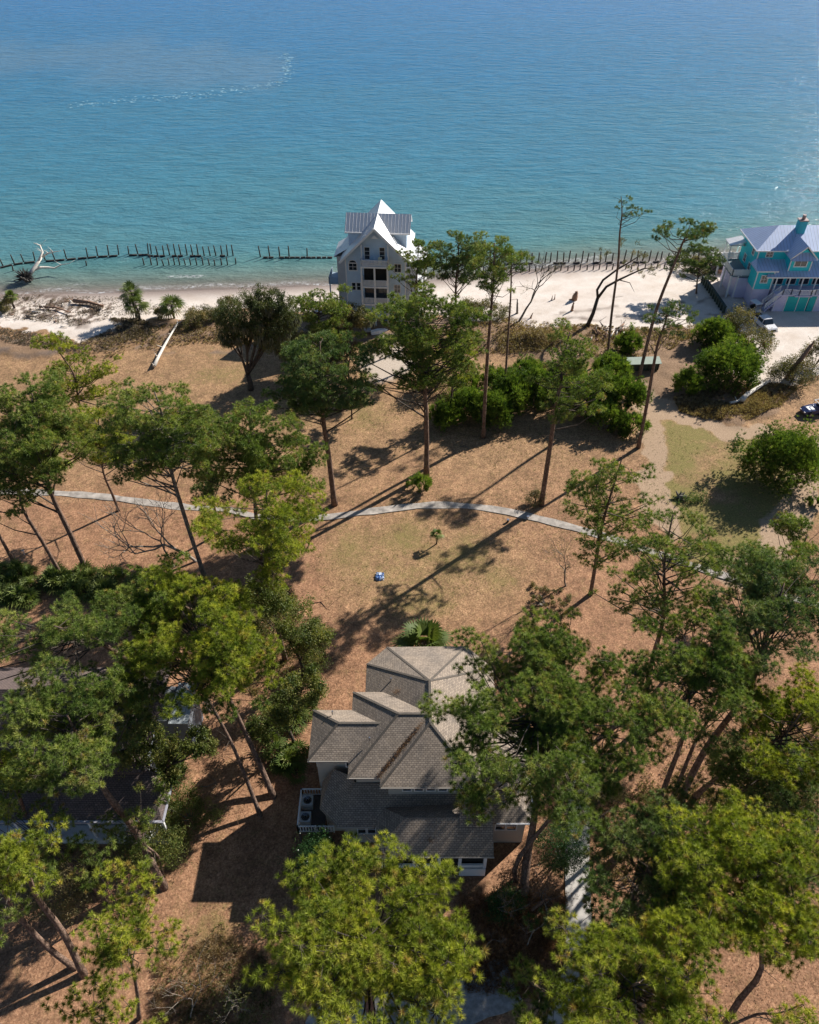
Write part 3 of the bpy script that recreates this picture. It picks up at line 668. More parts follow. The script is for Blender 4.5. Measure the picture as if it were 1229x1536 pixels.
def hipx(y0, y1, x0, x1, ze, zr, left=True, right=False):
    m = MB(); ym = (y0 + y1) / 2; run = (y1 - y0) / 2
    xl = x0 + run if left else x0; xr = x1 - run if right else x1
    tops = [[(x0, y0, ze), (x1, y0, ze), (xr, ym, zr), (xl, ym, zr)], [(x1, y1, ze), (x0, y1, ze), (xl, ym, zr), (xr, ym, zr)]]
    if left: tops.append([(x0, y1, ze), (x0, y0, ze), (xl, ym, zr)])
    else: m.face([(x0, y1, ze), (x0, y0, ze), (xl, ym, zr)])
    if right: tops.append([(x1, y0, ze), (x1, y1, ze), (xr, ym, zr)])
    else: m.face([(x1, y0, ze), (x1, y1, ze), (xr, ym, zr)])
    return roofsolid(m, tops, [(x0, y0, ze), (x1, y0, ze), (x1, y1, ze), (x0, y1, ze)])
rf = H.p(adj(hipx(32.9, 37.6, -8.15, -1.9, uz, 9.82)), 'roof', SHING)
rf2 = H.p(adj(hipx(31.42, 39.4, -4.88, 1.75, uz + .01, 11.0)), 'roof', SHING)
# front hip with ridge running back
m = MB(); x0, x1, xm, y0, yb, ze, zr = -2.3, 5.66, 1.68, 30.6, 37.0, 8.02, 11.02
roofsolid(m, [[(x0, y0, ze), (x1, y0, ze), (xm, y0 + 3.97, zr)], [(x1, y0, ze), (x1, yb, ze), (xm, yb, zr), (xm, y0 + 3.97, zr)], [(x0, yb, ze), (x0, y0, ze), (xm, y0 + 3.97, zr), (xm, yb, zr)]], [(x0, y0, ze), (x1, y0, ze), (x1, yb, ze), (x0, yb, ze)])
H.p(adj(m), 'roof', SHING)
# rear wing with clipped corners
ze, zr = 6.8, 11.0; q = [(-3.88, 36.5, ze), (-3.88, 43.2, ze), (-2.07, 45.1, ze), (5.25, 45.2, ze), (7.5, 42.75, ze), (7.5, 36.5, ze)]; pk = (1.7, 38.6, zr); pf = (1.7, 36.0, zr)
m = MB(); roofsolid(m, [[q[1], q[0], pf, pk], [q[2], q[1], pk], [q[3], q[2], pk], [q[4], q[3], pk], [q[5], q[4], pk, pf]], q[::-1]); H.p(adj(m), 'roof', SHING)
caps = MB()
for a, b in (((-8.15, 32.9, uz), (-5.8, 35.25, 9.84)), ((-8.15, 37.6, uz), (-5.8, 35.25, 9.84)), ((-5.8, 35.25, 9.84), (-2.2, 35.25, 9.84)), ((-4.88, 31.42, uz), (-.89, 35.41, 11.02)), ((-4.88, 39.4, uz), (-.89, 35.41, 11.02)), ((-.89, 35.41, 11.02), (1.7, 35.41, 11.02)), ((-2.3, 30.6, 8.04), (1.68, 34.57, 11.04)), ((5.66, 30.6, 8.04), (1.68, 34.57, 11.04)), ((1.68, 34.57, 11.04), (1.7, 38.6, 11.03)), ((-3.88, 43.2, ze), pk), ((-2.07, 45.1, ze), pk), ((5.25, 45.2, ze), pk), ((7.5, 42.75, ze), pk)): caps.bar(a, b, .2, .04)
H.p(adj(caps), 'ridge_cap', plain('ridge_shingle', (.12, .105, .09), .95, .2, 4, spec=.1))
rng_ = np.random.default_rng(4)
for x_, y_, z_ in ((-6.4, 36.9, 8.35), (-3.2, 34.2, 8.75), (3.4, 33.2, 8.6), (-1.6, 40.5, 7.95)):
    H.p(MB().tube([(x_, y_, z_), (x_, y_, z_ + .45)], .07, 8), 'vent_pipe', CHROME)
# lower roofs
m = MB(); ze = 4.0
e = [(-7.3, 33.2, ze), (-7.3, 30.9, ze), (-5.8, 29.35, ze), (-2.9, 29.35, ze), (5.7, 29.35, ze), (5.7, 31.3, ze), (-1.6, 33.4, ze)]
roofsolid(m, [[e[1], e[2], (-4.6, 32.6, 5.9), (-6.2, 33.3, 5.9)], [e[2], e[4], (5.2, 31.9, 5.9), (-4.4, 32.1, 5.9), (-4.6, 32.6, 5.9)], [e[0], e[1], (-6.2, 33.3, 5.9)]], e)
H.p(m, 'lower_roof', SHING)
m = MB(); zf = 4.4
roofsolid(m, [[(-2.65, 26.8, zf), (6.5, 26.8, zf), (6.5, 29.1, 6.0), (-.35, 29.1, 6.0)], [(-2.65, 31.0, zf), (-2.65, 26.8, zf), (-.35, 29.1, 6.0)], [(6.5, 31.0, zf + .6), (-2.65, 31.0, zf), (-.35, 29.1, 6.0), (6.5, 29.1, 6.0)]], [(-2.65, 26.8, zf), (6.5, 26.8, zf), (6.5, 31.0, zf), (-2.65, 31.0, zf)])
m.face([(6.5, 26.8, zf), (6.5, 31.0, zf), (6.5, 31.0, zf + .6), (6.5, 29.1, 6.0)])
H.p(m, 'porch_roof', SHING)
m = MB(); roofsolid(m, [[(3.9, 28.5, 5.62), (6.47, 28.5, 5.62), (6.47, 30.9, 7.25), (3.9, 30.9, 7.25)]], [(3.9, 28.5, 5.6), (6.47, 28.5, 5.6), (6.47, 30.9, 7.23), (3.9, 30.9, 7.23)], .2); H.p(m, 'lower_roof', SHING)
H.p(hipx(29.4, 38, 4.8, 9.9, 4.5, 6.6, False, True), 'side_roof', SHING)
# gutter trims
m = MB(); m.bar((9.95, 29.3, 4.5), (9.95, 38, 4.5), .14); m.bar((6.9, 29.32, 4.5), (9.95, 29.32, 4.5), .12); H.p(m, 'gutter', WHITE)
m = MB()
for a, b in (((-8.2, 33.04, 7.5), (-4.9, 33.04, 7.5)), ((-4.93, 31.56, 7.5), (-2.3, 31.56, 7.5)), ((-2.35, 30.74, 7.5), (5.7, 30.74, 7.5)), ((-2.7, 26.74, 4.3), (6.55, 26.74, 4.3)), ((-5.8, 29.29, 3.9), (-2.8, 29.29, 3.9))): m.bar(a, b, .05, .16)
H.p(m, 'fascia', plain('cream_trim', (.42, .38, .33), .6, .06))
for k in range(5): H.window(-.2 + k * .95, 31.2, 6.62, .62, .55, grid=(1, 1))
H.window(-4.9, 33.5, 6.6, .5, 1.2, grid=(1, 2)); H.window(-3.9, 29.9, 2.4, .6, 1.3, grid=(1, 2)); H.window(-3.1, 29.9, 2.4, .6, 1.3, grid=(1, 2))
H.window(7.4, 29.9, 3.0, .75, 1.2, grid=(1, 2), arch=True); H.window(8.3, 29.9, 3.0, .75, 1.2, grid=(1, 2), arch=True)
for k in range(3): H.window(-7.6, 34.2 + k * 1.1, 6.2, .7, 1.3, face='l', grid=(1, 2))
# screened porch
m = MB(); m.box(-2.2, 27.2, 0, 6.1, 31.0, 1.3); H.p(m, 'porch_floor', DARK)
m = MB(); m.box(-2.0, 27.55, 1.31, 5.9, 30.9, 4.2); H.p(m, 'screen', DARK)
m = MB()
for xx in (-2.1, .35, 2.35, 4.0, 6.0): m.box(xx - .12, 27.2, 1.31, xx + .12, 27.45, 4.22)
for a_, b_ in ((-2.1, .35), (.35, 2.35), (4.0, 6.0)): m.box(a_ + .13, 27.25, 1.31, b_ - .13, 27.4, 1.75)
m.box(4.0, 27.1, .1, 6.1, 27.19, 1.3)
H.p(m, 'porch_post', TRIM)
m = MB()
for k in range(5): m.box(2.3, 26.9 - k * .34, 1.2 - k * .22, 3.9, 27.15 - k * .34, 1.27 - k * .22)
H.p(m, 'stairs', plain('stair_timber', (.30, .20, .12), .8, .2, 5))
m = MB(); m.box(-9.2, 29.9, 1.6, -7.0, 33.3, 1.8); [m.box(x_, y_, 0, x_ + .15, y_ + .15, 1.6) for x_ in (-9.15, -7.3) for y_ in (29.95, 33.1)]; H.p(m, 'deck', plain('deck_timber', (.09, .075, .065), .8, .2, 5))
m = railing((-9.15, 29.95, 1.8), (-6.2, 29.95, 1.8), 1.0, .22, th=.08); railing((-9.15, 29.95, 1.8), (-9.15, 33.2, 1.8), 1.0, .22, mb=m); railing((-9.15, 33.2, 1.8), (-7.3, 33.2, 1.8), 1.0, .22, mb=m); H.p(m, 'railing', TRIM)
def ac_unit(x, y, z, label):
    t_ = thing('air_conditioner', label, 'air conditioner', (x, y, z), 'cooling units on the side deck'); m = MB().box(-.45, -.45, 0, .45, .45, .85); m.build('case', plain('ac_case', (.42, .42, .40), .5, .1), t_, bevel=.03)
    m = MB()
    for r_ in (.12, .22, .32): 
        P = [Vector((math.cos(a) * r_, math.sin(a) * r_, .88)) for a in [i * math.pi / 8 for i in range(17)]]
        m.tube(P, .014, 3, cap=False)
    m.build('fan_grille', CHROME, t_); m = MB(); m.face([(math.cos(i * .393) * .36, math.sin(i * .393) * .36, .855) for i in range(16)]); m.build('fan_opening', DARK, t_)
ac_unit(-8.55, 32.3, 1.8, 'square air conditioner at the far end of the side deck, near the wall'); ac_unit(-8.6, 30.85, 1.8, 'square air conditioner on the side deck, next to the front railing')
def clump(name, label, cat, p, r, n, mat, sz=.16, h=.1, seed=0, kind=None, parent=None):
    rng = np.random.default_rng(seed); Cn = rng.normal(size=(n, 3)) * np.array([r, r, h]) + np.array(p)[None]; Cn[:, 2] = np.maximum(Cn[:, 2], p[2])
    D = np.tile([0, 0, 1.], (n, 1)); o = quads(name, [blades(rng, Cn, D, 3, sz * 1.5, sz * .5, .2, leaf=True)], LEAF[mat], parent)
    return tag(o, label, cat, kind=kind)
# fallen pine straw lying in the valley and on the porch roof
rng = np.random.default_rng(8); tt = rng.uniform(0, 1, 420)[:, None] ** .8
A_, B_ = np.array([1.2, 35.45, 9.67]), np.array([-2.55, 31.5, 7.68]); Cn = A_ + (B_ - A_) * tt + rng.normal(size=(420, 3)) * np.array([.09, .09, .015]) + np.array([0, 0, .04])
tag(quads('pine_straw', [blades(rng, Cn, np.tile([0, 0, 1.], (420, 1)), 3, .12, .07, .1, leaf=True)], LEAF['brownleaf']), 'line of rusty pine straw caught in the valley of the grey shingle roof', 'pine straw', kind='stuff')
rng = np.random.default_rng(9); n_ = 900; xx = rng.normal(5.2, .45, n_); yy = rng.normal(29.8, .6, n_); zz = 5.62 + (yy - 28.5) * .679 + .04
ok = (xx > 4.1) & (xx < 6.4) & (yy > 28.6) & (yy < 30.8); Cn = np.stack([xx, yy, zz], 1)[ok]
tag(quads('pine_straw', [blades(rng, Cn, np.tile([0, 0, 1.], (len(Cn), 1)), 3, .12, .07, .1, leaf=True)], LEAF['brownleaf']), 'drift of rusty pine straw heaped on the low roof beside the big pine', 'pine straw', kind='stuff')
for k, (x_, y_, z_, l_) in enumerate(((-1.1, 39.1, 8.38, 'small clump of brown needles on the left slope of the rear roof'), (1.6, 27.8, 5.13, 'small clump of brown needles on the middle of the porch roof'))):
    clump('pine_straw', l_, 'pine straw', (x_, y_, z_), .18, 60, 'brownleaf', .12, .05, k)

# ---- left neighbour's house, mostly under the pines
H = House('brown_roofed_house', 'brown shingled house half hidden under the pines at the left edge', (-30, 36, 0))
WALLB = siding('grey_blue_siding', (.20, .22, .25), .2)
m = MB(); m.box(-42, 33.2, 0, -22.3, 42.3, 6.4); m.box(-42, 31, 0, -21.2, 33.1, 4.4); m.box(-22.2, 38.4, 0, -19.6, 42, 5.0); H.p(m, 'wall', WALLB)
H.p(hipx(32.6, 43, -43, -21.6, 6.5, 10.6, True, True), 'roof', SHINGB)
m = MB(); roofsolid(m, [[(-26.3, 34.5, 7.6), (-24.1, 36.6, 9.6), (-24.1, 32.6, 9.2)], [(-24.1, 32.6, 9.2), (-24.1, 36.6, 9.6), (-21.9, 34.5, 7.6)]], [(-26.3, 34.5, 7.58), (-24.1, 32.6, 7.2), (-21.9, 34.5, 7.58)], .1); H.p(m, 'dormer_roof', SHING)
m = MB(); roofsolid(m, [[(-43, 29.7, 4.3), (-19.8, 29.7, 4.3), (-21.4, 33.2, 6.0), (-43, 33.2, 6.0)], [(-19.8, 29.7, 4.3), (-19.8, 33.2, 4.3), (-21.4, 33.2, 6.0)]], [(-43, 29.7, 4.3), (-19.8, 29.7, 4.3), (-19.8, 33.2, 4.3), (-43, 33.2, 4.3)]); H.p(m, 'porch_roof', SHINGB)
m = MB(); m.bar((-43, 29.6, 4.28), (-19.7, 29.6, 4.28), .2, .14); m.bar((-19.7, 29.6, 4.28), (-19.7, 33.2, 4.28), .16, .14); H.p(m, 'gutter', plain('grey_gutter', (.35, .35, .40), .5, .1))
m = MB()
for xx in (-41, -38, -35, -32, -29, -26, -23, -20): m.box(xx - .1, 29.9, 0, xx + .1, 30.1, 4.15)
m.box(-42, 29.75, 0, -19.9, 31, .8); H.p(m, 'porch_post', TRIM)
m = MB(); roofsolid(m, [[(-21.0, 38.0, 5.2), (-19.3, 38.0, 5.2), (-19.3, 42.3, 5.2), (-21.0, 42.3, 5.2)]], [(-21.0, 38.0, 5.18), (-19.3, 38.0, 5.18), (-19.3, 42.3, 5.18), (-21.0, 42.3, 5.18)], .1); H.p(m, 'metal_roof', metalroof('pale_metal', (.40, .44, .46)))
for k in range(4): H.window(-40 + k * 4.5, 31, 2.6, 1.2, 1.5, grid=(2, 1))

# ---- white gabled house on the beach
H = House('beach_house', 'tall pale grey beach house with white metal gable roofs and stacked balconies', (-5.35, 117.4, 0), rz=-R(4), world=False)
GREY = siding('pale_grey_siding', (.52, .66, .80), .2); WM = metalroof('white_metal_roof', (.74, .74, .74)); TAUPE = siding('taupe_siding', (.50, .50, .50), .2)
zb = 0.0; m = MB()
m.prism([(-4.7, 0), (4.7, 0), (4.7, 11.3), (0, 15.9), (-4.7, 11.3)][::1], 0, 10, 'y'); H.p(m, 'wall', GREY)
m = MB(); m.box(-4.5, 3.0, 10, 4.7, 7.2, 14.15); m.prism([(3.0, 14.15), (7.2, 14.15), (5.1, 15.8)], -4.5, 4.7, 'x'); H.p(m, 'wall', GREY)
m = MB(); th = .16
for sgn in (-1, 1):
    a = [(0, -.8, 16.25), (sgn * 5.55, -.8, 10.75), (sgn * 5.55, 10.8, 10.75), (0, 10.8, 16.25)]
    if sgn < 0: m.slope(a)
    else: m.slope(a[::-1])
    b = [(x, y, z - .2) for x, y, z in a]; m.face(b[::-1] if sgn < 0 else b)
    m.face([a[1], b[1], b[2], a[2]]); m.face([a[0], b[0], b[1], a[1]]); m.face([a[3], a[2], b[2], b[3]])
H.p(m, 'roof', WM)
m = MB()
for sgn in (-1, 1):
    a = [(-5.0, 5.1, 16.27), (-5.0, 5.1 + sgn * 2.55, 14.2), (5.3, 5.1 + sgn * 2.55, 14.2), (5.3, 5.1, 16.27)]
    m.slope(a if sgn < 0 else a[::-1]); b = [(x, y, z - .18) for x, y, z in a]; m.face(b[::-1]); m.face([a[1], b[1], b[2], a[2]]); m.face([a[0], b[0], b[1], a[1]]); m.face([a[3], a[2], b[2], b[3]])
H.p(m, 'cross_roof', WM)
m = MB()
for sgn in (-1, 1): m.bar((0, -.84, 16.15), (sgn * 5.6, -.84, 10.62), .08, .34)
m.bar((-5.0, 2.5, 14.1), (5.3, 2.5, 14.1), .08, .22)
for x_ in (-4.72, 4.72): m.box(x_ - .1, -.04, 0, x_ + .1, .1, 11)
H.p(m, 'fascia', WHITE)
H.p(MB().box(-6.5, 2.5, 0, -4.72, 7.4, 10.2), 'side_wing', TAUPE); H.p(MB().box(4.72, 2.5, 0, 6.2, 9, 8.6), 'side_wing', TAUPE)
m = MB(); roofsolid(m, [[(-6.9, 2.2, 10.3), (-4.7, 2.2, 11.6), (-4.7, 7.7, 11.6), (-6.9, 7.7, 10.3)][::1]], [(-6.9, 2.2, 10.28), (-4.7, 2.2, 10.28), (-4.7, 7.7, 10.28), (-6.9, 7.7, 10.28)], .1); H.p(m, 'side_roof', WM); m = MB(); roofsolid(m, [[(4.7, 2.2, 10.0), (7.9, 2.2, 8.9), (7.9, 9.4, 8.9), (4.7, 9.4, 10.0)]], [(4.7, 2.2, 8.88), (7.9, 2.2, 8.88), (7.9, 9.4, 8.88), (4.7, 9.4, 8.88)], .1); H.p(m, 'side_roof', WM)
m = MB()
for y_ in (2.5, 5.6, 9.0): m.box(7.4, y_, 0, 7.62, y_ + .22, 8.8)
m.box(6.25, 2.5, 4.0, 7.6, 9.2, 4.2); railing((7.5, 2.5, 4.2), (7.5, 9.2, 4.2), mb=m); H.p(m, 'side_porch', WHITE)
m = MB(); m.box(-8.2, 3.2, 5.0, -6.52, 7.2, 5.2); m.box(-8.15, 3.3, 0, -7.95, 3.5, 5); railing((-8.15, 3.25, 5.2), (-8.15, 7.1, 5.2), mb=m); railing((-8.15, 3.25, 5.2), (-6.5, 3.25, 5.2), mb=m); H.p(m, 'side_deck', plain('shade_blue_deck', (.30, .38, .45), .6, .1))  # blue shade on the white railing put into the colour, deck included
# balcony bay
m = MB()
for z_ in (4.1, 7.1, 10.4): m.box(-2.15, -1.9, z_, 2.15, -.01, z_ + .28)
for x_ in (-2.05, 0, 2.05):
    top = 10.4 if x_ == 0 else 10.4
    m.box(x_ - .13, -1.85, 0, x_ + .13, -1.6, top)
for x_ in (-2.05, 2.05): m.box(x_ - .1, -.75, 10.68, x_ + .1, -.55, 13.6)
H.p(m, 'balcony', WHITE)
for z_ in (4.38, 7.38, 10.68):
    m = railing((-2.05, -1.75, z_), (2.05, -1.75, z_), step=.2, post=2.0, th=.10); railing((-2.05, -1.75, z_), (-2.05, -.1, z_), mb=m); railing((2.05, -1.75, z_), (2.05, -.1, z_), mb=m); H.p(m, 'railing', WHITE)
m = MB(); m.box(-1.85, -.06, 7.45, 1.85, -.02, 9.9); H.p(m, 'screen', DARK); m = MB(); m.box(-1.85, -.06, 4.4, 1.85, -.02, 6.8); H.p(m, 'screen', GLASS)
for x_, z_ in ((-1.25, 12.0), (1.1, 12.0)): H.window(x_, 0, z_, .75, 1.9, grid=(1, 3))
H.window(-3.6, 0, 9.7, 1.2, 1.1, grid=(2, 2), arch=True, fw=.14); H.window(-3.6, 0, 6.4, .55, 1.2, grid=(1, 2)); H.window(-2.8, 0, 6.4, .55, 1.2, grid=(1, 2)); H.window(3.5, 0, 9.7, 1.0, 1.3); H.window(3.4, 0, 6.2, .9, 1.3)
for y_ in (4.2, 6): H.window(-4.5, y_, 12.6, .6, 1.1, face='l')
H.window(-6.5, 4.9, 7.5, .9, 1.3, face='l')
m = MB(); m.face([(-.55, -.5, 14.55), (.55, -.5, 14.55), (0, -.5, 15.1)]); m.face([(-.55, -.45, 14.55), (0, -.45, 15.1), (.55, -.45, 14.55)]); H.p(m, 'gable_vent', WHITE)
ct = Vector((-5.35, 117.4, 0))
def chair(loc, label, mat, rz=0, group='chairs on the top balcony'):
    t_ = thing('balcony_chair', label, 'chair', loc, group, rz); MB().box(-.3, -.3, .38, .3, .3, .45).build('seat', mat, t_); MB().box(-.3, .24, .46, .3, .3, 1.0).build('backrest', mat, t_)
    for x_ in (-.27, .22):
        for y_ in (-.27, .22): MB().box(x_, y_, 0, x_ + .05, y_ + .05, .38).build('leg', mat, t_)
chair((-5.9, 116.35, 10.7), 'pale blue chair on the top balcony, towards the left post', plain('blue_chair', (.30, .45, .6), .5)); chair((-4.6, 116.4, 10.7), 'cream chair on the top balcony, towards the right post', plain('cream_chair', (.75, .70, .5), .5))

# ---- teal beach house
H = House('teal_house', 'bright teal beach house with lavender metal roofs, chimney and raised decks', (66, 126, 0))
TEAL = siding('teal_siding', (.015, .60, .66), .2); LAV = siding('lavender_boards', (.60, .57, .74), .25, vert=False, dark=.8); LM = metalroof('lilac_metal_roof', (.56, .64, .82)); TD = plain('teal_door', (.01, .40, .38), .5, .08)
m = MB(); m.box(58.3, 126, 3, 78, 133.2, 8.8); m.box(57.9, 123.2, 3.1, 60.7, 126.1, 6.5); m.box(63.0, 123.7, 6.1, 66.5, 126.2, 8.5); m.prism([(63.0, 8.5), (66.5, 8.5), (64.75, 10.2)], 123.7, 126.2, 'y'); m.box(60.8, 124.6, 3.0, 78, 126.1, 5.6); H.p(m, 'wall', TEAL)
m = MB(); m.box(58.1, 123.4, 0, 60.9, 133, 3.0); m.box(61.3, 121.3, 0, 78, 126, 2.9); m.box(56.0, 126.2, 0, 58.1, 133, 3.6); H.p(m, 'lower_wall', LAV)
H.p(hipx(125.3, 134.1, 57.6, 84, 8.9, 11.4, True, False), 'roof', LM)
m = MB(); roofsolid(m, [[(59.3, 122.5, 5.6), (80, 122.5, 5.6), (80, 126.2, 7.2), (60.9, 126.2, 7.2)]], [(59.3, 122.5, 5.58), (80, 122.5, 5.58), (80, 126.2, 5.58), (60.9, 126.2, 5.58)], .12); H.p(m, 'porch_roof', LM)
m = MB(); roofsolid(m, [[(57.5, 122.8, 6.5), (61.1, 122.8, 6.5), (60.4, 126.05, 7.3), (58.3, 126.05, 7.3)], [(57.5, 126.05, 6.5), (57.5, 122.8, 6.5), (58.3, 126.05, 7.3)], [(61.1, 122.8, 6.5), (61.1, 126.05, 6.5), (60.4, 126.05, 7.3)]], [(57.5, 122.8, 6.5), (61.1, 122.8, 6.5), (61.1, 126.05, 6.5), (57.5, 126.05, 6.5)]); H.p(m, 'tower_roof', LM)
m = MB()
for sgn in (-1, 1):
    a = [(64.75, 123.1, 10.6), (64.75 + sgn * 2.2, 123.1, 8.45), (64.75 + sgn * 2.2, 128, 8.45), (64.75, 129, 10.6)]; m.slope(a if sgn < 0 else a[::-1]); b = [(x, y, z - .15) for x, y, z in a]; m.face(b[::-1]); m.face([a[0], b[0], b[1], a[1]]); m.face([a[1], b[1], b[2], a[2]])
m.slope([(62.6, 122.6, 8.3), (66.9, 122.6, 8.3), (65.6, 123.7, 9.3), (63.9, 123.7, 9.3)]); m.face([(62.6, 122.6, 8.3), (63.9, 123.7, 9.3), (62.6, 123.7, 8.3)]); m.face([(66.9, 122.6, 8.3), (66.9, 123.7, 8.3), (65.6, 123.7, 9.3)]); m.face([(62.6, 122.6, 8.28), (62.6, 123.7, 8.28), (66.9, 123.7, 8.28), (66.9, 122.6, 8.28)])
H.p(m, 'dormer_roof', LM)
m = MB(); m.box(64.6, 128.2, 8.5, 65.9, 129.3, 12.6); ch = H.p(m, 'chimney', plain('teal_chimney', (.03, .38, .46), .6, .1)); m = MB(); m.box(64.5, 128.1, 12.62, 66.0, 129.4, 12.8); m.tube([(65.25, 128.75, 12.8), (65.25, 128.75, 13.5)], .3, 8); H.p(m, 'chimney_cap', plain('copper_cap', (.34, .24, .22), .5, .2), ch)
m = MB()
for a, b in (((58.3, 125.96, 3), (58.3, 125.96, 8.7)), ((57.9, 123.16, 3.1), (57.9, 123.16, 6.4)), ((60.7, 123.16, 3.1), (60.7, 123.16, 6.4)), ((63, 123.66, 6.1), (63, 123.66, 8.4)), ((66.5, 123.66, 6.1), (66.5, 123.66, 8.4))): m.bar(a, b, .16)
for a, b in (((57.55, 125.25, 8.8), (84, 125.25, 8.8)), ((57.45, 122.75, 6.4), (61.15, 122.75, 6.4)), ((59.3, 122.45, 5.5), (80, 122.45, 5.5)), ((57.55, 125.25, 8.8), (57.55, 134.1, 8.8))): m.bar(a, b, .06, .2)
for sgn in (-1, 1): m.bar((64.75, 123.06, 10.5), (64.75 + sgn * 2.25, 123.06, 8.35), .06, .2)
for x_ in (61.2, 63.4, 65.6, 67.8, 70, 72.4): m.box(x_, 122.8, 3.1, x_ + .18, 122.98, 5.45)
H.p(m, 'trim', WHITE)
H.window(64.75, 123.7, 7.5, 1.9, 1.1, grid=(2, 1), fw=.15); H.window(59.3, 123.2, 4.9, 1.0, 1.2, fw=.14); H.window(60.2, 126, 8.0, 1.0, .9, fw=.12); H.window(58.3, 128, 7.6, .8, 1.1, face='l', fw=.12); H.window(58.3, 130.6, 5.3, .9, 1.2, face='l', fw=.12); H.window(58.3, 128, 4.9, .8, 1.1, face='l', fw=.12)
for x_ in (62.4, 64.6, 66.8, 69.0, 71.2): H.window(x_, 124.6, 4.3, 1.5, 1.9, grid=(1, 1))
# landing, stairs and garage doors
m = MB(); m.box(61.2, 121.1, 2.92, 78, 124.6, 3.08); H.p(m, 'deck', LAV)
m = railing((62.2, 121.2, 3.08), (63.6, 121.2, 3.08), step=.2, th=.06); railing((63.6, 121.2, 3.08), (64.6, 120.5, 3.3), mb=m); railing((64.6, 120.5, 3.3), (66.6, 120.5, 3.3), mb=m); railing((66.6, 120.5, 3.3), (67.6, 121.2, 3.08), mb=m); railing((67.6, 121.2, 3.08), (76, 121.2, 3.08), mb=m); railing((62.2, 121.2, 3.08), (59.9, 121.1, .6), mb=m); railing((62.2, 122.5, 3.08), (59.9, 122.5, .6), mb=m); H.p(m, 'railing', WHITE)
m = MB()
for k in range(12): m.box(60.0 + k * .19, 121.15, .24 * k, 60.25 + k * .19, 122.4, .24 * k + .2)
H.p(m, 'stairs', LAV)
m = MB(); m.box(64.2, 120.7, 2.9, 67.0, 121.1, 3.06); H.p(m, 'balcony', LAV)
for x_ in (63.3, 65.25, 66.9):
    m = MB(); wd_x = 1.8 if x_ != 66.9 else 1.2; m.box(x_, 121.2, .05, x_ + wd_x, 121.28, 2.75); H.p(m, 'garage_door', TD)
m = MB()
for x_ in (61.4, 63.2, 65.17, 66.8, 68.2, 70.2, 72): m.box(x_, 121.17, 0, x_ + .1, 121.3, 2.85)
H.p(m, 'post', WHITE)
m = MB(); m.box(55.0, 126.2, 3.8, 58.25, 133.2, 4.0); H.p(m, 'deck', plain('grey_deck', (.2, .24, .26), .7, .1))
m = railing((55.05, 126.25, 4.0), (58.2, 126.25, 4.0), 1.1, .13, th=.09); railing((55.05, 126.25, 4.0), (55.05, 133.1, 4.0), 1.1, .13, mb=m, th=.09); railing((55.05, 133.1, 4.0), (58.2, 133.1, 4.0), 1.1, .13, mb=m, th=.09)
for x_, y_ in ((55.05, 126.3), (55.05, 129.7), (55.05, 133), (56.2, 126.3)): m.box(x_ - .13, y_ - .13, -1, x_ + .13, y_ + .13, 4)
H.p(m, 'railing', WHITE)
m = MB(); roofsolid(m, [[(55.6, 131.6, 7.0), (58.3, 131.6, 7.6), (58.3, 134.4, 7.6), (55.6, 134.4, 7.0)]], [(55.6, 131.6, 6.98), (58.3, 131.6, 6.98), (58.3, 134.4, 6.98), (55.6, 134.4, 6.98)], .1); H.p(m, 'side_roof', WM)
m = MB(); [m.box(x_, y_, 4, x_ + .14, y_ + .14, 6.9) for x_, y_ in ((55.8, 131.8), (55.8, 134.0), (58, 134))]; H.p(m, 'side_roof_post', WHITE)

# ================================================================ SEAWALL, BULKHEAD, PILINGS
def put(px, py): q = gg(px, py); return Vector((q[0], q[1], float(gz(q[0], q[1]))))
def piling_row(pts, h, label, group, r=.13, seed=0, tilt=.12):
    rnd = random.Random(seed); me = None
    for i, (x, y) in enumerate(pts):
        p_ = g(x, y, WATER - .1)
        if me is None:
            m = MB().tube([(0, 0, -1.2), (0, 0, h * .5), (0.02, 0, h)], [r, r * .95, r * .85], 8, wob=.05, rng=rnd); o = m.build('piling', PILE, smooth=True); me = o.data
        else: o = link('piling', me)
        o.location = p_; o.rotation_euler = (rnd.uniform(-.05, .05), rnd.uniform(-.04, .04) - tilt * (1 if x < 250 else .3 if x < 700 else -.3), rnd.uniform(0, 6)); s = rnd.uniform(.85, 1.12); o.scale = (1, 1, s)
        tag(o, label, 'piling', group)
def full(l): return [(x / 3, 280 + y / 3) for x, y in l]
piling_row(full([(15, 358), (65, 345), (108, 340), (158, 335), (205, 332), (248, 330), (300, 326), (395, 320), (440, 313), (490, 310), (535, 308), (580, 305), (622, 305), (668, 303)]), 2.0, 'dark wooden piling in the widely spaced row behind the bleached fallen tree', 'pilings spaced along the curved seawall', seed=1)
piling_row(full([(682, 303), (710, 307), (738, 308), (765, 310), (790, 310), (815, 310), (843, 310), (868, 312), (893, 312), (920, 313), (947, 313), (973, 313), (1000, 313), (1025, 313), (1050, 312)]), 2.1, 'dark tall piling in the back of the double row left of the beach house', 'pilings in the back row left of the beach house', seed=2)
piling_row(full([(650, 355), (682, 354), (710, 355), (738, 357), (762, 355), (787, 354), (810, 355), (835, 355), (860, 355), (887, 355), (915, 355), (943, 355), (968, 357), (998, 355), (1025, 355), (1062, 350)]), 1.5, 'shorter piling in the front of the double row left of the beach house', 'pilings in the front row left of the beach house', seed=3)
piling_row([(20, 407), (130, 399)], 1.2, 'lone short piling standing near the bleached fallen tree', 'lone pilings by the fallen tree', seed=4)
piling_row([(x, 386) for x in (391, 405, 420, 434, 461)], 2.1, 'dark wooden piling in the short run between the gap and the grey beach house', 'pilings just left of the beach house', seed=5)
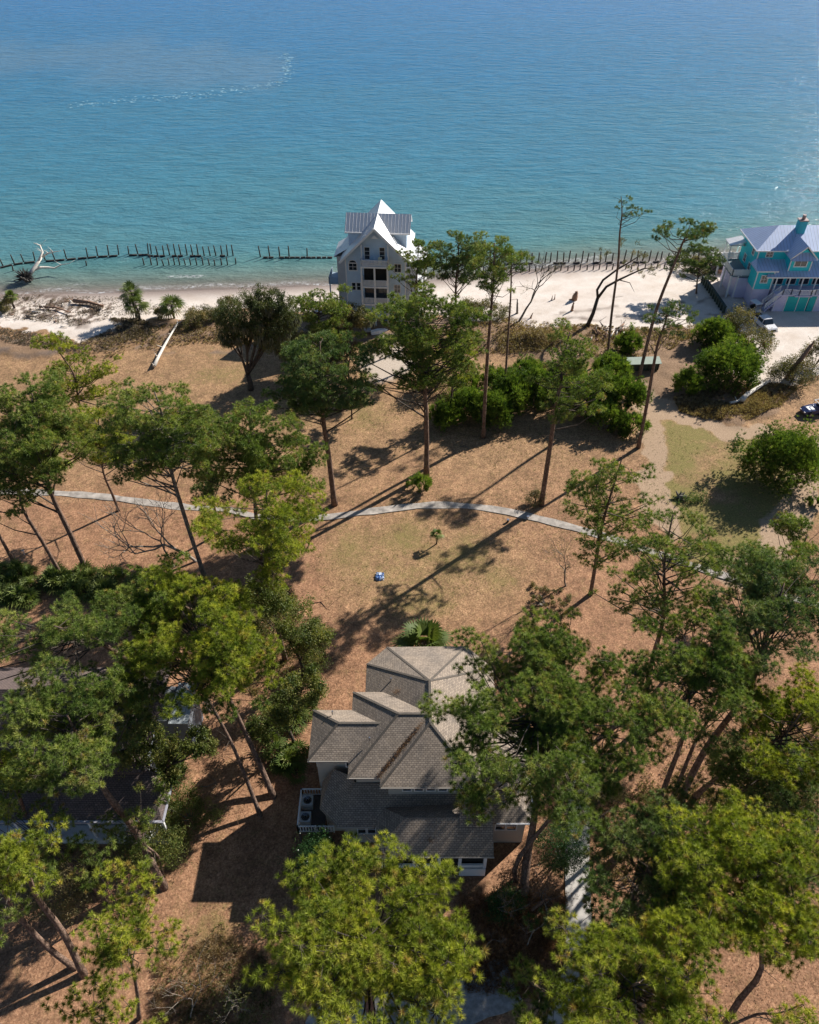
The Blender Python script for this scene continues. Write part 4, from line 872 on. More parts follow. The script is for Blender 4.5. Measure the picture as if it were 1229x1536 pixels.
piling_row([(x + (i * 7 % 3 - 1) * .6, 394.5 + (i * 5 % 3) * .4 - (x - 800) * .012) for i, x in enumerate(np.arange(633, 1052, 9.2))], 2.2, 'tall dark piling in the back row off the sandy beach', 'pilings in the back row off the sandy beach', seed=6)
piling_row([(x + (i * 5 % 3 - 1) * .6, 407.5 + (i * 7 % 3) * .3 - (x - 800) * .014) for i, x in enumerate(np.arange(640, 1000, 9.6))], 1.35, 'short dark piling in the front row at the edge of the surf', 'pilings in the front row at the surf', seed=7)
def wale(pts, label, gap=.25, seed=0, th=.28, pr=(9, 17)):
    rnd = random.Random(seed); P = [g(x, y, WATER + .12) for x, y in pts]; m = MB()
    for a, b in zip(P[:-1], P[1:]):
        d = b - a
        if rnd.random() < gap: continue
        m.bar(a + d * .03, b - d * rnd.uniform(.02, .2), th, .32)
    tag(m.build('timber_wale', PILE), label, 'seawall timber')
wale(full([(0, 365), (60, 350), (108, 343), (158, 338), (205, 335), (248, 332), (300, 328), (350, 323), (395, 320), (440, 315), (490, 313), (535, 310), (580, 308), (622, 307), (668, 306)]), 'dark low timber running along the curved row of pilings', .1, 3)
wale([(x, 383.5 + (i % 3) * .2) for i, x in enumerate(range(222, 352, 9))], 'broken low timber at the foot of the close double row of pilings', .35, 5)
wale([(x, 386 + (i % 2) * .3) for i, x in enumerate(range(395, 505, 8))], 'dark low timber reaching the grey beach house from the gap', .15, 6)
wale([(x, 395 - (x - 800) * .012) for x in range(640, 1050, 10)], 'dark low timber along the back row off the sandy beach', .45, 7)

def wallseg(name, label, cat, a, b, h, mat, th=.3, z0=-1.2, post=1.0, cap=True):
    A_, B_ = Vector(a), Vector(b); t_ = thing(name, label, cat, (A_[0], A_[1], 0)); d = B_ - A_; m = MB()
    m.bar(Vector((0, 0, z0 + (h - z0) / 2)), Vector((d[0], d[1], z0 + (h - z0) / 2)), th, h - z0); m.build('boards', mat, t_)
    n = max(1, int(d.length / post)); nrm = Vector((d.y, -d.x, 0)).normalized() * (th / 2 + .1)
    for k in range(min(n, 40) + 1): q = d * (k / n) + nrm; MB().box(q.x - .1, q.y - .1, z0, q.x + .1, q.y + .1, h + .25).build('post', mat, t_)
    if cap: MB().bar(Vector((0, 0, h + .08)), Vector((d[0], d[1], h + .08)), th + .2, .14).build('cap', mat, t_)
GT = plain('green_black_timber', (.045, .065, .055), .8, .3, 4)
a = gg(1054, 424); b = gg(1086, 470); wallseg('bulkhead', 'dark green black timber bulkhead beside the teal house sand yard', 'bulkhead', a, b, 1.1, GT)
a = gg(1062, 408); b = gg(1098, 408); wallseg('bulkhead', 'dark timber bulkhead with a broad cap behind the sand yard, at the water', 'bulkhead', (a[0], a[1], 0), (b[0], b[1], 0), 1.2, PILE, th=1.2)
# sand yard furniture
def bench(px, py, label, mat, rz=0):
    t_ = thing('wooden_bench', label, 'bench', put(px, py), rz=rz); MB().box(-.8, -.25, .4, .8, .25, .48).build('seat', mat, t_); MB().box(-.8, .22, .5, .8, .28, .95).build('backrest', mat, t_)
    for x_ in (-.7, .6): MB().box(x_, -.2, 0, x_ + .1, .2, .4).build('leg', mat, t_)
bench(1067, 421, 'pale bench on the sand yard, left of the teal house deck', plain('pale_timber', (.55, .5, .42), .7, .1), .3); bench(1081, 413, 'brown bench on the sand yard near the tall deck posts', DEADB, -.4)

# ================================================================ VEHICLES AND SMALL THINGS
def wheel(parent, x, y, r, wd=.24):
    m = MB().tube([(x, y - wd / 2, r), (x, y + wd / 2, r)], r, 16); w_ = m.build('wheel', BLACK, parent)
    MB().tube([(x, y - wd / 2 - .01, r), (x, y + wd / 2 + .01, r)], r * .58, 12).build('rim', CHROME, w_)
def loft(secs, name, mat, parent, bevel=.05):
    """secs: (x, halfwidth_low, z_low, halfwidth_high, z_high)"""
    m = MB(); P = [[(x, -a, z0), (x, a, z0), (x, b, z1), (x, -b, z1)] for x, a, z0, b, z1 in secs]
    for p0, p1 in zip(P[:-1], P[1:]):
        for i in range(4): j = (i + 1) % 4; m.face([p0[i], p1[i], p1[j], p0[j]])
    m.face(P[0]); m.face(P[-1][::-1]); return m.build(name, mat, parent, bevel=bevel)
# white pickup (front = +x)
a, b = put(1134, 480), put(1155, 499); d = (b - a); ang = math.atan2(d.y, d.x); mid_ = (a + b) / 2
WP = plain('white_car_paint', (.72, .72, .74), .25, .03); WP.node_tree.nodes['Principled BSDF'].inputs['Coat Weight'].default_value = .6
t_ = thing('pickup_truck', 'white pickup truck parked on the sandy drive below the teal house', 'pickup truck', mid_, rz=ang)
loft([(-2.75, .9, .45, .92, 1.0), (-.6, .95, .42, .95, 1.05), (1.2, .95, .42, .95, 1.08), (2.55, .92, .42, .86, 1.0), (2.75, .85, .5, .78, .85)], 'body', WP, t_, .07)
loft([(-.75, .86, 1.02, .74, 1.72), (.75, .86, 1.05, .74, 1.76), (.8, .86, 1.05, .74, 1.72)], 'cabin', WP, t_, .06)
MB().box(-2.65, -.78, 1.03, -.85, .78, 1.06).build('truck_bed', BLACK, t_)
m = MB(); m.face([(.82, -.72, 1.7), (.82, .72, 1.7), (1.4, .82, 1.1), (1.4, -.82, 1.1)]); m.face([(.8, -.74, 1.74), (.82, -.72, 1.7), (1.4, -.82, 1.1), (.8, -.86, 1.06)]); m.face([(.8, .74, 1.74), (.8, .86, 1.06), (1.4, .82, 1.1), (.82, .72, 1.7)]); m.build('windshield', GLASS, t_)
for s_ in (-1, 1):
    m = MB(); m.face([(-.65, s_ * .868, 1.1), (.7, s_ * .868, 1.1), (.62, s_ * .765, 1.62), (-.6, s_ * .765, 1.62)]); m.build('side_window', GLASS, t_)
    MB().box(2.62, s_ * .62 - .16, .72, 2.79, s_ * .62 + .16, .88).build('headlight', CHROME, t_)
    for x_ in (-1.75, 1.75): wheel(t_, x_, s_ * .88, .4)
MB().box(2.7, -.45, .6, 2.80, .45, .86).build('grille', BLACK, t_); MB().box(2.6, -.9, .38, 2.88, .9, .56).build('bumper', CHROME, t_)
# dark open vehicle at right edge
NV = plain('navy_paint', (.02, .03, .09), .2, .1); p_ = put(1221, 619)
t_ = thing('open_utility_vehicle', 'dark navy open utility vehicle with a white hood panel at the right edge', 'utility vehicle', p_, rz=R(195))
loft([(-2.1, .8, .45, .8, 1.0), (.4, .85, .42, .85, 1.0), (1.5, .8, .45, .72, .98), (2.1, .6, .5, .5, .8)], 'body', NV, t_, .06)
m = MB()
for x_ in (-1.6, -.1):
    for s_ in (-1, 1): m.bar((x_, s_ * .75, .98), (x_ + .1, s_ * .68, 1.75), .07)
    m.bar((x_ + .1, -.7, 1.75), (x_ + .1, .7, 1.75), .07)
for s_ in (-1, 1): m.bar((-1.5, s_ * .7, 1.75), (0, s_ * .7, 1.75), .07)
m.build('roll_cage', CHROME, t_); MB().box(-1.6, -.66, 1.77, -.6, .66, 1.82).build('roof_panel', WHITE, t_, bevel=.02)
for y_ in (-.38, .38): MB().box(-1.0, y_ - .26, 1.0, -.5, y_ + .26, 1.2).build('seat', BLACK, t_)
loft([(.5, .5, 1.0, .45, 1.05), (1.4, .45, .98, .4, 1.03)], 'hood_panel', WHITE, t_, .01)
for s_ in (-1, 1):
    MB().box(1.9, s_ * .45 - .12, .68, 2.12, s_ * .45 + .12, .82).build('headlight', CHROME, t_)
    for x_ in (-1.35, 1.3): wheel(t_, x_, s_ * .82, .42, .3)
def golf_cart(px, py, label, rz, bodycol):
    t_ = thing('golf_cart', label, 'golf cart', put(px, py), 'golf carts', rz)
    loft([(-1.1, .55, .3, .55, .75), (-.3, .55, .3, .55, .55), (.3, .55, .3, .55, .45), (.8, .55, .3, .52, .85), (1.15, .45, .35, .4, .7)], 'body', bodycol, t_, .05)
    MB().box(-1.0, -.6, 1.78, .75, .6, 1.86).build('roof', WHITE, t_, bevel=.03)
    m = MB()
    for s_ in (-1, 1): m.bar((-.9, s_ * .52, .7), (-.85, s_ * .52, 1.8), .045); m.bar((.75, s_ * .5, .8), (.55, s_ * .5, 1.8), .045)
    m.build('roof_frame', CHROME, t_); MB().box(-.65, -.5, .6, -.2, .5, .75).build('seat', BLACK, t_); MB().box(-.72, -.5, .76, -.62, .5, 1.15).build('backrest', BLACK, t_)
    for s_ in (-1, 1):
        for x_ in (-.75, .75): wheel(t_, x_, s_ * .5, .24, .18)
golf_cart(1131, 468, 'white roofed golf cart beside the stairs of the teal house', R(-70), plain('cream_cart', (.62, .52, .42), .5)); golf_cart(551, 497, 'white roofed golf cart under the grey beach house trees', R(-80), plain('grey_cart', (.3, .32, .36), .4))
# small white skiff-shaped cart beside it
t_ = thing('small_boat', 'small white upturned boat beside the golf cart near the grey beach house', 'boat', put(568, 500), rz=.3)
loft([(-1.3, .55, 0, .35, .4), (0, .6, 0, .4, .5), (1.2, .35, .05, .15, .4), (1.6, .06, .15, .03, .3)], 'hull', WHITE, t_, .06); MB().box(-1.3, -.06, .4, 1.1, .06, .54).build('keel', TRIM, t_)
# car shelter of dark timber by the drive
t_ = thing('low_shelter', 'long low box shelter with a grey green roof beside two pine trunks', 'shelter', put(963, 556), rz=.06)
MB().box(-2.3, -.55, 0, 2.3, .55, 1.25).build('wall', plain('dark_green_metal', (.035, .06, .05), .6, .2), t_)
m = MB(); m.slope([(-2.5, -.85, 1.3), (2.5, -.85, 1.3), (2.5, .75, 1.6), (-2.5, .75, 1.6)]); m.face([(-2.5, -.85, 1.22), (-2.5, .75, 1.27), (2.5, .75, 1.27), (2.5, -.85, 1.22)]); m.face([(-2.5, -.85, 1.22), (2.5, -.85, 1.22), (2.5, -.85, 1.3), (-2.5, -.85, 1.3)]); m.build('roof', plain('grey_green_roof', (.27, .33, .26), .5, .1), t_)
for x_ in (-2.2, -.75, .75, 2.2): MB().box(x_ - .06, -.68, 0, x_ + .06, -.58, 1.22).build('post', PILE, t_)
# blue and white crumpled tarp
rng = np.random.default_rng(3); q0 = put(570, 865); n_ = 13; m = MB(); gx = np.linspace(-.8, .8, n_); Z = rng.uniform(.03, .42, (n_, n_)); Z[0] = Z[-1] = .02; Z[:, 0] = Z[:, -1] = .02; JX_ = rng.uniform(-.06, .06, (n_, n_))
V_ = [[(gx[i] * .75 + JX_[i, j], gx[j] * (1 - .25 * abs(gx[i])) + JX_[j, i], Z[i, j]) for j in range(n_)] for i in range(n_)]
for i in range(n_ - 1):
    for j in range(n_ - 1): m.face([V_[i][j], V_[i + 1][j], V_[i + 1][j + 1], V_[i][j + 1]])
tm, tt_, tp_, to_ = nodes('blue_white_plastic'); tt_.links.new(ramp(tt_, noise(tt_, 2.2, 3, .6, pos(tt_)), [(.45, (.10, .22, .50)), (.55, (.60, .66, .74))]), tp_.inputs['Base Color']); tp_.inputs['Roughness'].default_value = .3
o = m.build('crumpled_tarp', tm); o.location = q0; o.scale = (.8, .8, .8); tag(o, 'small blue and white crumpled tarp lying on the lawn', 'tarp')
t_ = thing('marker_post', 'small white marker post standing on the red straw at the left', 'post', put(37, 832)); MB().tube([(0, 0, -.1), (0, 0, .8)], .05, 8).build('stake', WHITE, t_); MB().box(-.12, -.04, .6, .12, .04, .8).build('plate', WHITE, t_)
for x, y, l in ((762, 783, 'small dark garden lamp on the path edge, at the foot of the leaning pine shadow'), (792, 778, 'small white bucket beside the path near the leaning pine')):
    t_ = thing('garden_lamp' if 'lamp' in l else 'bucket', l, 'lamp' if 'lamp' in l else 'bucket', put(x, y)); MB().tube([(0, 0, 0), (0, 0, .35)], [.12, .16], 10).build('body', WHITE if 'bucket' in l else BLACK, t_); MB().tube([(0, 0, .36), (0, 0, .42)], .18, 10).build('rim' if 'bucket' in l else 'cap', CHROME, t_)

# ================================================================ DRIFTWOOD, STUMPS, DEBRIS
rnd = random.Random(12)
def log(label, pts, r, mat, name='fallen_log', cat='log', twigs=4, seed=0, z=.15):
    rn = random.Random(seed); P = [put(x, y) + Vector((0, 0, z + r)) for x, y in pts]; t_ = thing(name, label, cat, P[0]); m = MB()
    m.tube(P, [r * (1 - .55 * i / (len(P) - 1)) for i in range(len(P))], 8, wob=.15, rng=rn); shift(m, P[0]).build('trunk', mat, t_, smooth=True)
    for k in range(twigs): a = P[rn.randint(0, len(P) - 1)]; shift(MB().tube([a, a + Vector((rn.uniform(-1.2, 1.2), rn.uniform(-1, 1), rn.uniform(.1, .9)))], [r * .35, .02], 4), P[0]).build('branch', mat, t_)
log('pale fallen trunk lying diagonally on the brown bank below the two beach palms', [(232, 552), (238, 540), (246, 525), (258, 508), (268, 491)], .28, DRIFT, twigs=8, seed=1)
log('bleached broken log lying on the dead grass left of the leaning snag', [(1110, 608), (1118, 600), (1130, 592), (1142, 584), (1154, 576)], .38, DRIFT, twigs=5, seed=2)
log('short bleached log piece at the lower end of the broken log', [(1094, 610), (1104, 608), (1114, 604)], .22, DRIFT, twigs=3, seed=3)
log('dark driftwood trunk half buried in the left beach', [(60, 463), (85, 464), (105, 471)], .22, DEADB, twigs=4, seed=4); log('brown driftwood trunk among the wrack at the left beach edge', [(112, 455), (135, 457), (156, 463)], .34, DEADB, twigs=10, seed=5)
log('grey driftwood stick near the white sand edge', [(40, 476), (55, 478)], .14, BARKG, twigs=2, seed=6)
for k in range(16):
    x, y = rnd.uniform(5, 160), rnd.uniform(448, 492); log('weathered driftwood stick scattered over the left beach', [(x, y), (x + rnd.uniform(-14, 14), y + rnd.uniform(-4, 4))], rnd.uniform(.06, .14), rnd.choice([DRIFT, DEADB, BARKG]), 'driftwood_stick', 'driftwood', 2, 20 + k, .05); C.objects[-1]
for o in list(C.objects):
    if o.get('label') == 'weathered driftwood stick scattered over the left beach': o['group'] = 'driftwood sticks on the left beach'
rn = random.Random(5)
for k in range(26):
    x, y = rn.uniform(884, 935), rn.uniform(492, 515); log('broken limb in the heap of slash beside the tall slender pine', [(x, y), (x + rn.uniform(-9, 9), y - rn.uniform(0, 11))], rn.uniform(.08, .18), rn.choice([BARKG, DEADB, DRIFT]), 'broken_limb', 'branch', 1, 60 + k, rn.uniform(0, .5))
for o in list(C.objects):
    if o.get('label', '').startswith('broken limb in the heap'): o['group'] = 'broken limbs heaped by the beach'
rn = random.Random(44)
for k, (x, y, l) in enumerate(((300, 1180, 'thin fallen branch on red straw left of the shingled house'), (350, 1250, 'thin fallen branch at the shadow edge left of the shingled house'), (975, 1130, 'thin fallen branch on the red clearing right of the great pine'), (1150, 1420, 'thin fallen branch on the red ground at lower right'), (470, 905, 'short fallen branch on the lawn right of the bright layered pine'), (690, 670, 'short fallen branch on the lawn below the hedge'))):
    log(l, [(x, y), (x + rn.uniform(8, 14), y + rn.uniform(-5, 5)), (x + rn.uniform(18, 26), y + rn.uniform(-9, 9))], .045, rn.choice([BARKG, DEADB]), 'fallen_branch', 'branch', 3, 90 + k, .0)
# beach stumps
def stump(px, py, h, r, label, seed, mat=DEADB, lean=(0, 0)):
    rn = random.Random(seed); p_ = put(px, py); t_ = thing('tree_stump', label, 'stump', p_); m = MB()
    m.tube([(0, 0, -.2), (lean[0] * .4, lean[1] * .4, h * .45), (lean[0], lean[1], h)], [r * 1.2, r, r * .45], 9, wob=.25, rng=rn)
    for k in range(5): a = rn.uniform(0, 6.28); m.tube([(0, 0, .15), (math.cos(a) * r * 2.2, math.sin(a) * r * 2.2, -.05)], [r * .4, .04], 5)
    m.build('trunk', mat, t_, smooth=True); m = MB()
    for k in range(4): z = rn.uniform(.4, .95) * h; a = rn.uniform(0, 6.28); m.tube([(lean[0] * z / h, lean[1] * z / h, z), (lean[0] * z / h + math.cos(a) * r, lean[1] * z / h + math.sin(a) * r, z + .35)], [r * .3, .03], 4)
    m.build('snag', mat, t_)
stump(861, 450, 1.6, .42, 'broad twisted dead stump on the open sand, the larger one', 1, lean=(.35, 0)); stump(858, 466, 1.5, .2, 'slim dead stump on the open sand just below the larger stump', 2, lean=(.08, 0))
stump(828, 450, .6, .09, 'left one of two tiny posts on the open sand', 3); stump(832, 449, .7, .09, 'right one of two tiny posts on the open sand', 4); stump(796, 477, .9, .13, 'short leaning post on the sand edge near the dead crooked tree', 5, lean=(.3, 0)); stump(776, 470, 2.6, .16, 'bare upright snag stub rising from the bank mound', 6, BARKG, lean=(-.2, 0))
p0 = put(1180, 568); t_ = thing('leaning_snag', 'tall brown broken snag leaning right over the bushes by the sandy drive', 'dead tree', p0); MB().tube([(0, 0, -.2), (.9, .1, 2.5), (1.9, .2, 5.6)], [.42, .36, .3], 9, wob=.12, rng=random.Random(3)).build('trunk', DEADB, t_, smooth=True); MB().tube([(1.9, .2, 5.5), (2.15, .25, 6.3)], [.2, .04], 5).build('splinter', DEADB, t_)
# root ball and bleached fallen tree in the surf
p0 = g(38, 424, WATER); t_ = thing('bleached_dead_tree', 'bleached white uprooted tree lying in the surf with a dark root ball', 'dead tree', p0); rn = random.Random(9); m = MB()
m.tube([(0, .2, .6), (.3, .3, 1.0)], [1.0, 1.15], 12, wob=.25, rng=rn)
for k in range(90):
    a = rn.uniform(0, 6.28); e_ = rn.uniform(-.3, 1.3); l = rn.uniform(1.2, 2.5); d_ = Vector((math.cos(a) * math.cos(e_), math.sin(a) * math.cos(e_) * .6, abs(math.sin(e_)))); m.tube([Vector((.1, .2, .7)), Vector((.1, .2, .7)) + d_ * l * .6, Vector((.1, .2, .7)) + d_ * l + Vector((rn.uniform(-.3, .3), 0, rn.uniform(-.3, .2)))], [.16, .09, .02], 4)
m.build('root_ball', PILE, t_)
m = MB()
def wp(x, y, z): q = vY(x, y, p0[1]) if z is None else g(x, y, z); return q - p0
m.tube([wp(42, 415, 0), wp(50, 404, .8), wp(56, 395, 1.6), wp(62, 386, 2.2)], [.42, .36, .3, .22], 9); m.tube([wp(56, 395, 1.6), wp(64, 378, 3.0), wp(60, 368, 3.8), wp(50, 364, 4.6)], [.24, .18, .12, .04], 6)
m.tube([wp(62, 386, 2.2), wp(72, 380, 2.6), wp(80, 378, 3), wp(92, 376, 3.4)], [.2, .16, .1, .03], 6); m.tube([wp(48, 406, .7), wp(60, 401, .8), wp(72, 401, .6), wp(82, 402, .3), wp(92, 397, .8), wp(104, 395, 1.1), wp(112, 390, 1.6)], [.28, .24, .2, .16, .1, .06, .02], 6)
for k in range(16): x, y = rn.choice([(64, 378, ), (60, 369), (80, 378), (92, 397), (74, 380)]); a = wp(x, y, 2.5 if y < 390 else .8); m.tube([a, a + Vector((rn.uniform(-1.2, 1.4), rn.uniform(-.5, .5), rn.uniform(-.1, 1.1)))], [.06, .015], 4)
m.build('trunk', DRIFT, t_, smooth=True)
# pale rock-like drum near wrack, root stump with cut pine boughs on lawn
t_ = thing('stump_slash', 'cut root stump and green pine boughs lying on the lawn by the dirt track', 'stump', put(1018, 748)); m = MB(); rn = random.Random(4)
for k in range(10): a = rn.uniform(0, 6.28); m.tube([(0, 0, .3), (math.cos(a) * rn.uniform(.5, 1.2), math.sin(a) * rn.uniform(.3, .8), rn.uniform(0, .9))], [.24, .06], 6)
m.build('roots', BARKG, t_); rng = np.random.default_rng(6); Cn = rng.normal(size=(90, 3)) * np.array([1.2, .5, .18]) + np.array(put(1018, 748))[None] + np.array([1.4, -.3, .3]); quads('boughs', [blades(rng, Cn, np.tile([1., -.2, .3], (90, 1)), 14, .45, .05, .6)], PINE[2], t_)

# ================================================================ TREES  (photo readings: foot, crown masses)
T = pine
T('tall straight pine in the middle, its foot beside a small shrub above the path', (640, 712), [(632, 480, 68, 40), (600, 520, 42, 28), (660, 540, 42, 34), (690, 500, 30, 34), (572, 572, 24, 13), (628, 565, 38, 20)], top=(628, 452), via=[(640, 640), (636, 560)], r0=.33, mat=1, dens=1.15, seed=1)
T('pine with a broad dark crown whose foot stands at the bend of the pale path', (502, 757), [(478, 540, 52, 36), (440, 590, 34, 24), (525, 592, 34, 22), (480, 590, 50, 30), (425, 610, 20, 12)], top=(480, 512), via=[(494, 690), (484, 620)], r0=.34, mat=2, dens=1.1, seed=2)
T('tall pine with a bare trunk at the front edge of the dark hedge', (725, 656), [(742, 390, 42, 28), (728, 410, 30, 18), (775, 400, 22, 18), (745, 430, 30, 14)], top=(742, 364), via=[(728, 590), (734, 500)], r0=.27, mat=1, dens=.9, seed=3)
T('slender thin trunked pine rising from the hedge with a sparse top', (757, 603), [(770, 395, 22, 18), (795, 395, 18, 14)], top=(768, 380), via=[(760, 540), (766, 450)], r0=.17, mat=2, dens=.6, sparse=.8, seed=4)
T('dark rounded pine right of the grey beach house at the sand edge', (682, 520), [(686, 375, 30, 24), (690, 405, 34, 22), (668, 392, 18, 14)], top=(686, 352), r0=.22, mat=2, dens=1.1, seed=5)
T('pine standing in front of the right corner of the grey beach house', (626, 515), [(630, 385, 30, 18), (642, 405, 24, 16), (602, 412, 16, 12), (615, 430, 22, 10)], top=(628, 368), r0=.2, mat=1, dens=1.0, seed=6)
T('slim pine half behind the tall middle pine, above the pale shrubs', (672, 622), [(690, 525, 28, 26), (700, 555, 24, 22), (672, 540, 24, 18)], top=(690, 500), r0=.17, mat=0, dens=1.0, seed=7)
T('leaning pine with a pale olive crown beside the path, right of centre', (812, 757), [(852, 525, 48, 26), (870, 570, 38, 28), (828, 560, 28, 22), (850, 600, 44, 22), (885, 600, 20, 18)], top=(855, 498), via=[(824, 680), (834, 610), (842, 570)], r0=.3, mat=1, dens=.9, sparse=.85, seed=8)
T('slender dark trunked pine by the dirt track with a level crown', (958, 671), [(1000, 465, 30, 14), (1028, 478, 26, 16), (985, 490, 20, 12), (1010, 500, 22, 12)], top=(1003, 460), via=[(972, 600), (986, 520)], r0=.25, mat=2, dens=.9, seed=9)
T('tall bending pine with a flat crown standing over the sand behind the dirt track', (953, 592), [(1032, 345, 40, 13), (1000, 358, 22, 9), (1055, 350, 20, 9)], top=(1035, 338), via=[(975, 500), (990, 450), (1010, 400), (1024, 365)], r0=.25, mat=2, dens=1.0, seed=10)
T('very tall slim pine with a tiny sparse brown crown above the sea', (911, 541), [(934, 318, 22, 9), (958, 320, 14, 6), (932, 300, 14, 6)], top=(932, 294), via=[(918, 470), (927, 400), (930, 350)], r0=.2, mat=2, dens=.55, sparse=.5, seed=11)
T('bushy low pine growing right behind the bending flat crowned pine', (1045, 440), [(1050, 385, 26, 15), (1030, 400, 20, 14), (1060, 405, 20, 14)], r0=.15, mat=2, dens=1.1, seed=12)
T('yellow green pine left of the grey beach house, trunk in a thicket', (480, 548), [(480, 452, 34, 16), (505, 460, 22, 14), (455, 470, 24, 16), (490, 480, 34, 16)], top=(482, 440), r0=.2, mat=1, dens=1.0, seed=13)
T('small pine on the sandy parking lot in front of the grey beach house', (524, 572), [(525, 515, 26, 18), (540, 530, 18, 12), (508, 525, 18, 14)], top=(525, 500), r0=.15, mat=1, dens=1.0, seed=14)
T('low bushy pine behind the broad dark crowned pine', (528, 628), [(520, 600, 24, 18), (540, 585, 20, 14)], r0=.12, mat=2, dens=1.1, seed=15)
# left mid
T('thin two lobed pine at the left lawn edge below the white beach', (125, 641), [(84, 512, 30, 12), (105, 528, 20, 12), (118, 560, 36, 20), (158, 580, 20, 16), (120, 585, 30, 14)], top=(80, 505), via=[(118, 600), (110, 560)], r0=.18, mat=0, dens=.85, sparse=.8, seed=16)
T('big leaning pine at the left whose dark foot stands above the palmetto bed', (130, 856), [(50, 620, 60, 36), (25, 660, 50, 34), (80, 660, 46, 40), (30, 700, 40, 26)], top=(48, 590), via=[(105, 800), (75, 735)], r0=.3, mat=1, dens=1.0, seed=17)
T('slim pine whose foot touches the pale path at the left', (178, 766), [(150, 640, 40, 28), (170, 670, 30, 22), (125, 670, 26, 20)], top=(148, 615), via=[(168, 740), (155, 708)], r0=.18, mat=0, dens=.95, seed=18)
T('tall pine left of centre with a grey forked trunk showing through its crown', (308, 868), [(235, 615, 56, 30), (200, 650, 40, 30), (265, 660, 48, 40), (215, 690, 40, 24)], top=(232, 588), via=[(282, 790), (255, 700)], r0=.26, mat=1, dens=1.0, seed=19, bark=BARKG)
T('pine in the left cluster hanging over the path with its trunk hidden', (392, 838), [(380, 640, 48, 28), (350, 665, 40, 26), (425, 690, 38, 30), (375, 700, 52, 30)], top=(375, 618), r0=.24, mat=1, dens=1.05, seed=20)
T('pine with a bright layered crown just left of the open lawn', (428, 990), [(400, 760, 60, 34), (440, 800, 36, 26), (365, 790, 46, 30), (400, 830, 44, 22), (440, 745, 30, 20)], top=(400, 735), via=[(412, 920), (400, 860)], r0=.25, mat=0, dens=1.05, seed=21)
T('small crowned pine at the left border leaning over the path', (94, 866), [(20, 715, 34, 18), (45, 745, 24, 18), (5, 755, 30, 20)], top=(18, 705), via=[(65, 815), (35, 765)], r0=.22, mat=1, dens=.85, seed=22)
T('pine trunk entering from the left border above the palmetto bed', (24, 850), [(-50, 740, 40, 24)], via=[(8, 820), (-12, 785)], r0=.2, mat=1, dens=.8, seed=23)
# left foreground
T('large bright pine in the left foreground whose trunk foot stands on red straw', (411, 1196), [(285, 900, 62, 40), (245, 880, 44, 30), (330, 950, 60, 46), (285, 990, 64, 44), (365, 1000, 46, 40)], zc=17, via=[(380, 1125, 3.5), (345, 1050, 9)], r0=.27, mat=0, dens=1.1, seed=24)
T('slimmer pine joined to the large bright pine, foot just left of it', (391, 1224), [(330, 1040, 44, 26), (225, 930, 44, 40), (230, 990, 50, 36)], zc=15, via=[(368, 1165, 3.5), (345, 1110, 7.5)], r0=.2, mat=1, dens=1.0, seed=25)
T('wide pine crown spreading over the left house, nearest the palmetto bed', [-26, 47.5], [(50, 940, 56, 34), (115, 975, 62, 40), (20, 985, 44, 36), (110, 930, 36, 20), (165, 950, 40, 30)], zc=17, r0=.27, mat=1, dens=0.75, seed=26)
T('dark wide pine whose thick trunk foot leans out of the shade at lower left', (246, 1332), [(90, 1050, 60, 36), (60, 1110, 52, 38), (130, 1090, 56, 40), (110, 1150, 60, 34), (165, 1040, 40, 34)], zc=16, via=[(205, 1250, 5), (160, 1190, 10)], r0=.32, mat=1, dens=0.85, seed=27)
T('first of two crossed pines at bottom left, the upright one of the pair', (126, 1463), [(30, 1265, 44, 34), (-10, 1300, 50, 40), (50, 1305, 40, 26)], zc=16, via=[(95, 1400, 4), (55, 1345, 8.5)], r0=.26, mat=0, dens=1.05, seed=28)
T('second of two crossed pines at bottom left, the lower leaning one', (112, 1452), [(-20, 1400, 36, 40), (-10, 1220, 40, 30)], zc=14, via=[(70, 1420, 3), (25, 1370, 7)], r0=.24, mat=1, dens=.9, seed=29)
T('young light green pine in the bottom left corner clearing', (208, 1528), [(185, 1350, 46, 26), (220, 1385, 44, 36), (160, 1385, 40, 34), (205, 1430, 46, 34), (150, 1430, 30, 26)], zc=10.5, r0=.15, mat=0, dens=1.0, sparse=.8, seed=30)
T('small low pine at the bottom edge left of the young light green pine', (140, 1560), [(130, 1490, 40, 26), (95, 1510, 24, 16), (200, 1525, 40, 20)], zc=6, r0=.11, mat=0, dens=1.0, sparse=.8, seed=31)
# bottom middle giant
T('giant bright yellow green pine crown at bottom centre in front of the house', [-2.5, 16.5], [(540, 1350, 80, 56), (460, 1420, 66, 56), (620, 1380, 66, 56), (540, 1450, 90, 60), (640, 1460, 66, 50), (440, 1480, 50, 44), (530, 1285, 22, 30), (600, 1320, 34, 26), (560, 1520, 100, 40)], zc=19, r0=.34, mat=0, dens=1.0, seed=32)
T('slim pine leader poking up between the dark green bush and the porch roof', [-3.6, 21.5], [(530, 1262, 14, 20, 12), (520, 1300, 22, 20, 11), (490, 1340, 30, 24, 10)], zc=11, r0=.13, mat=0, dens=1.2, seed=33)
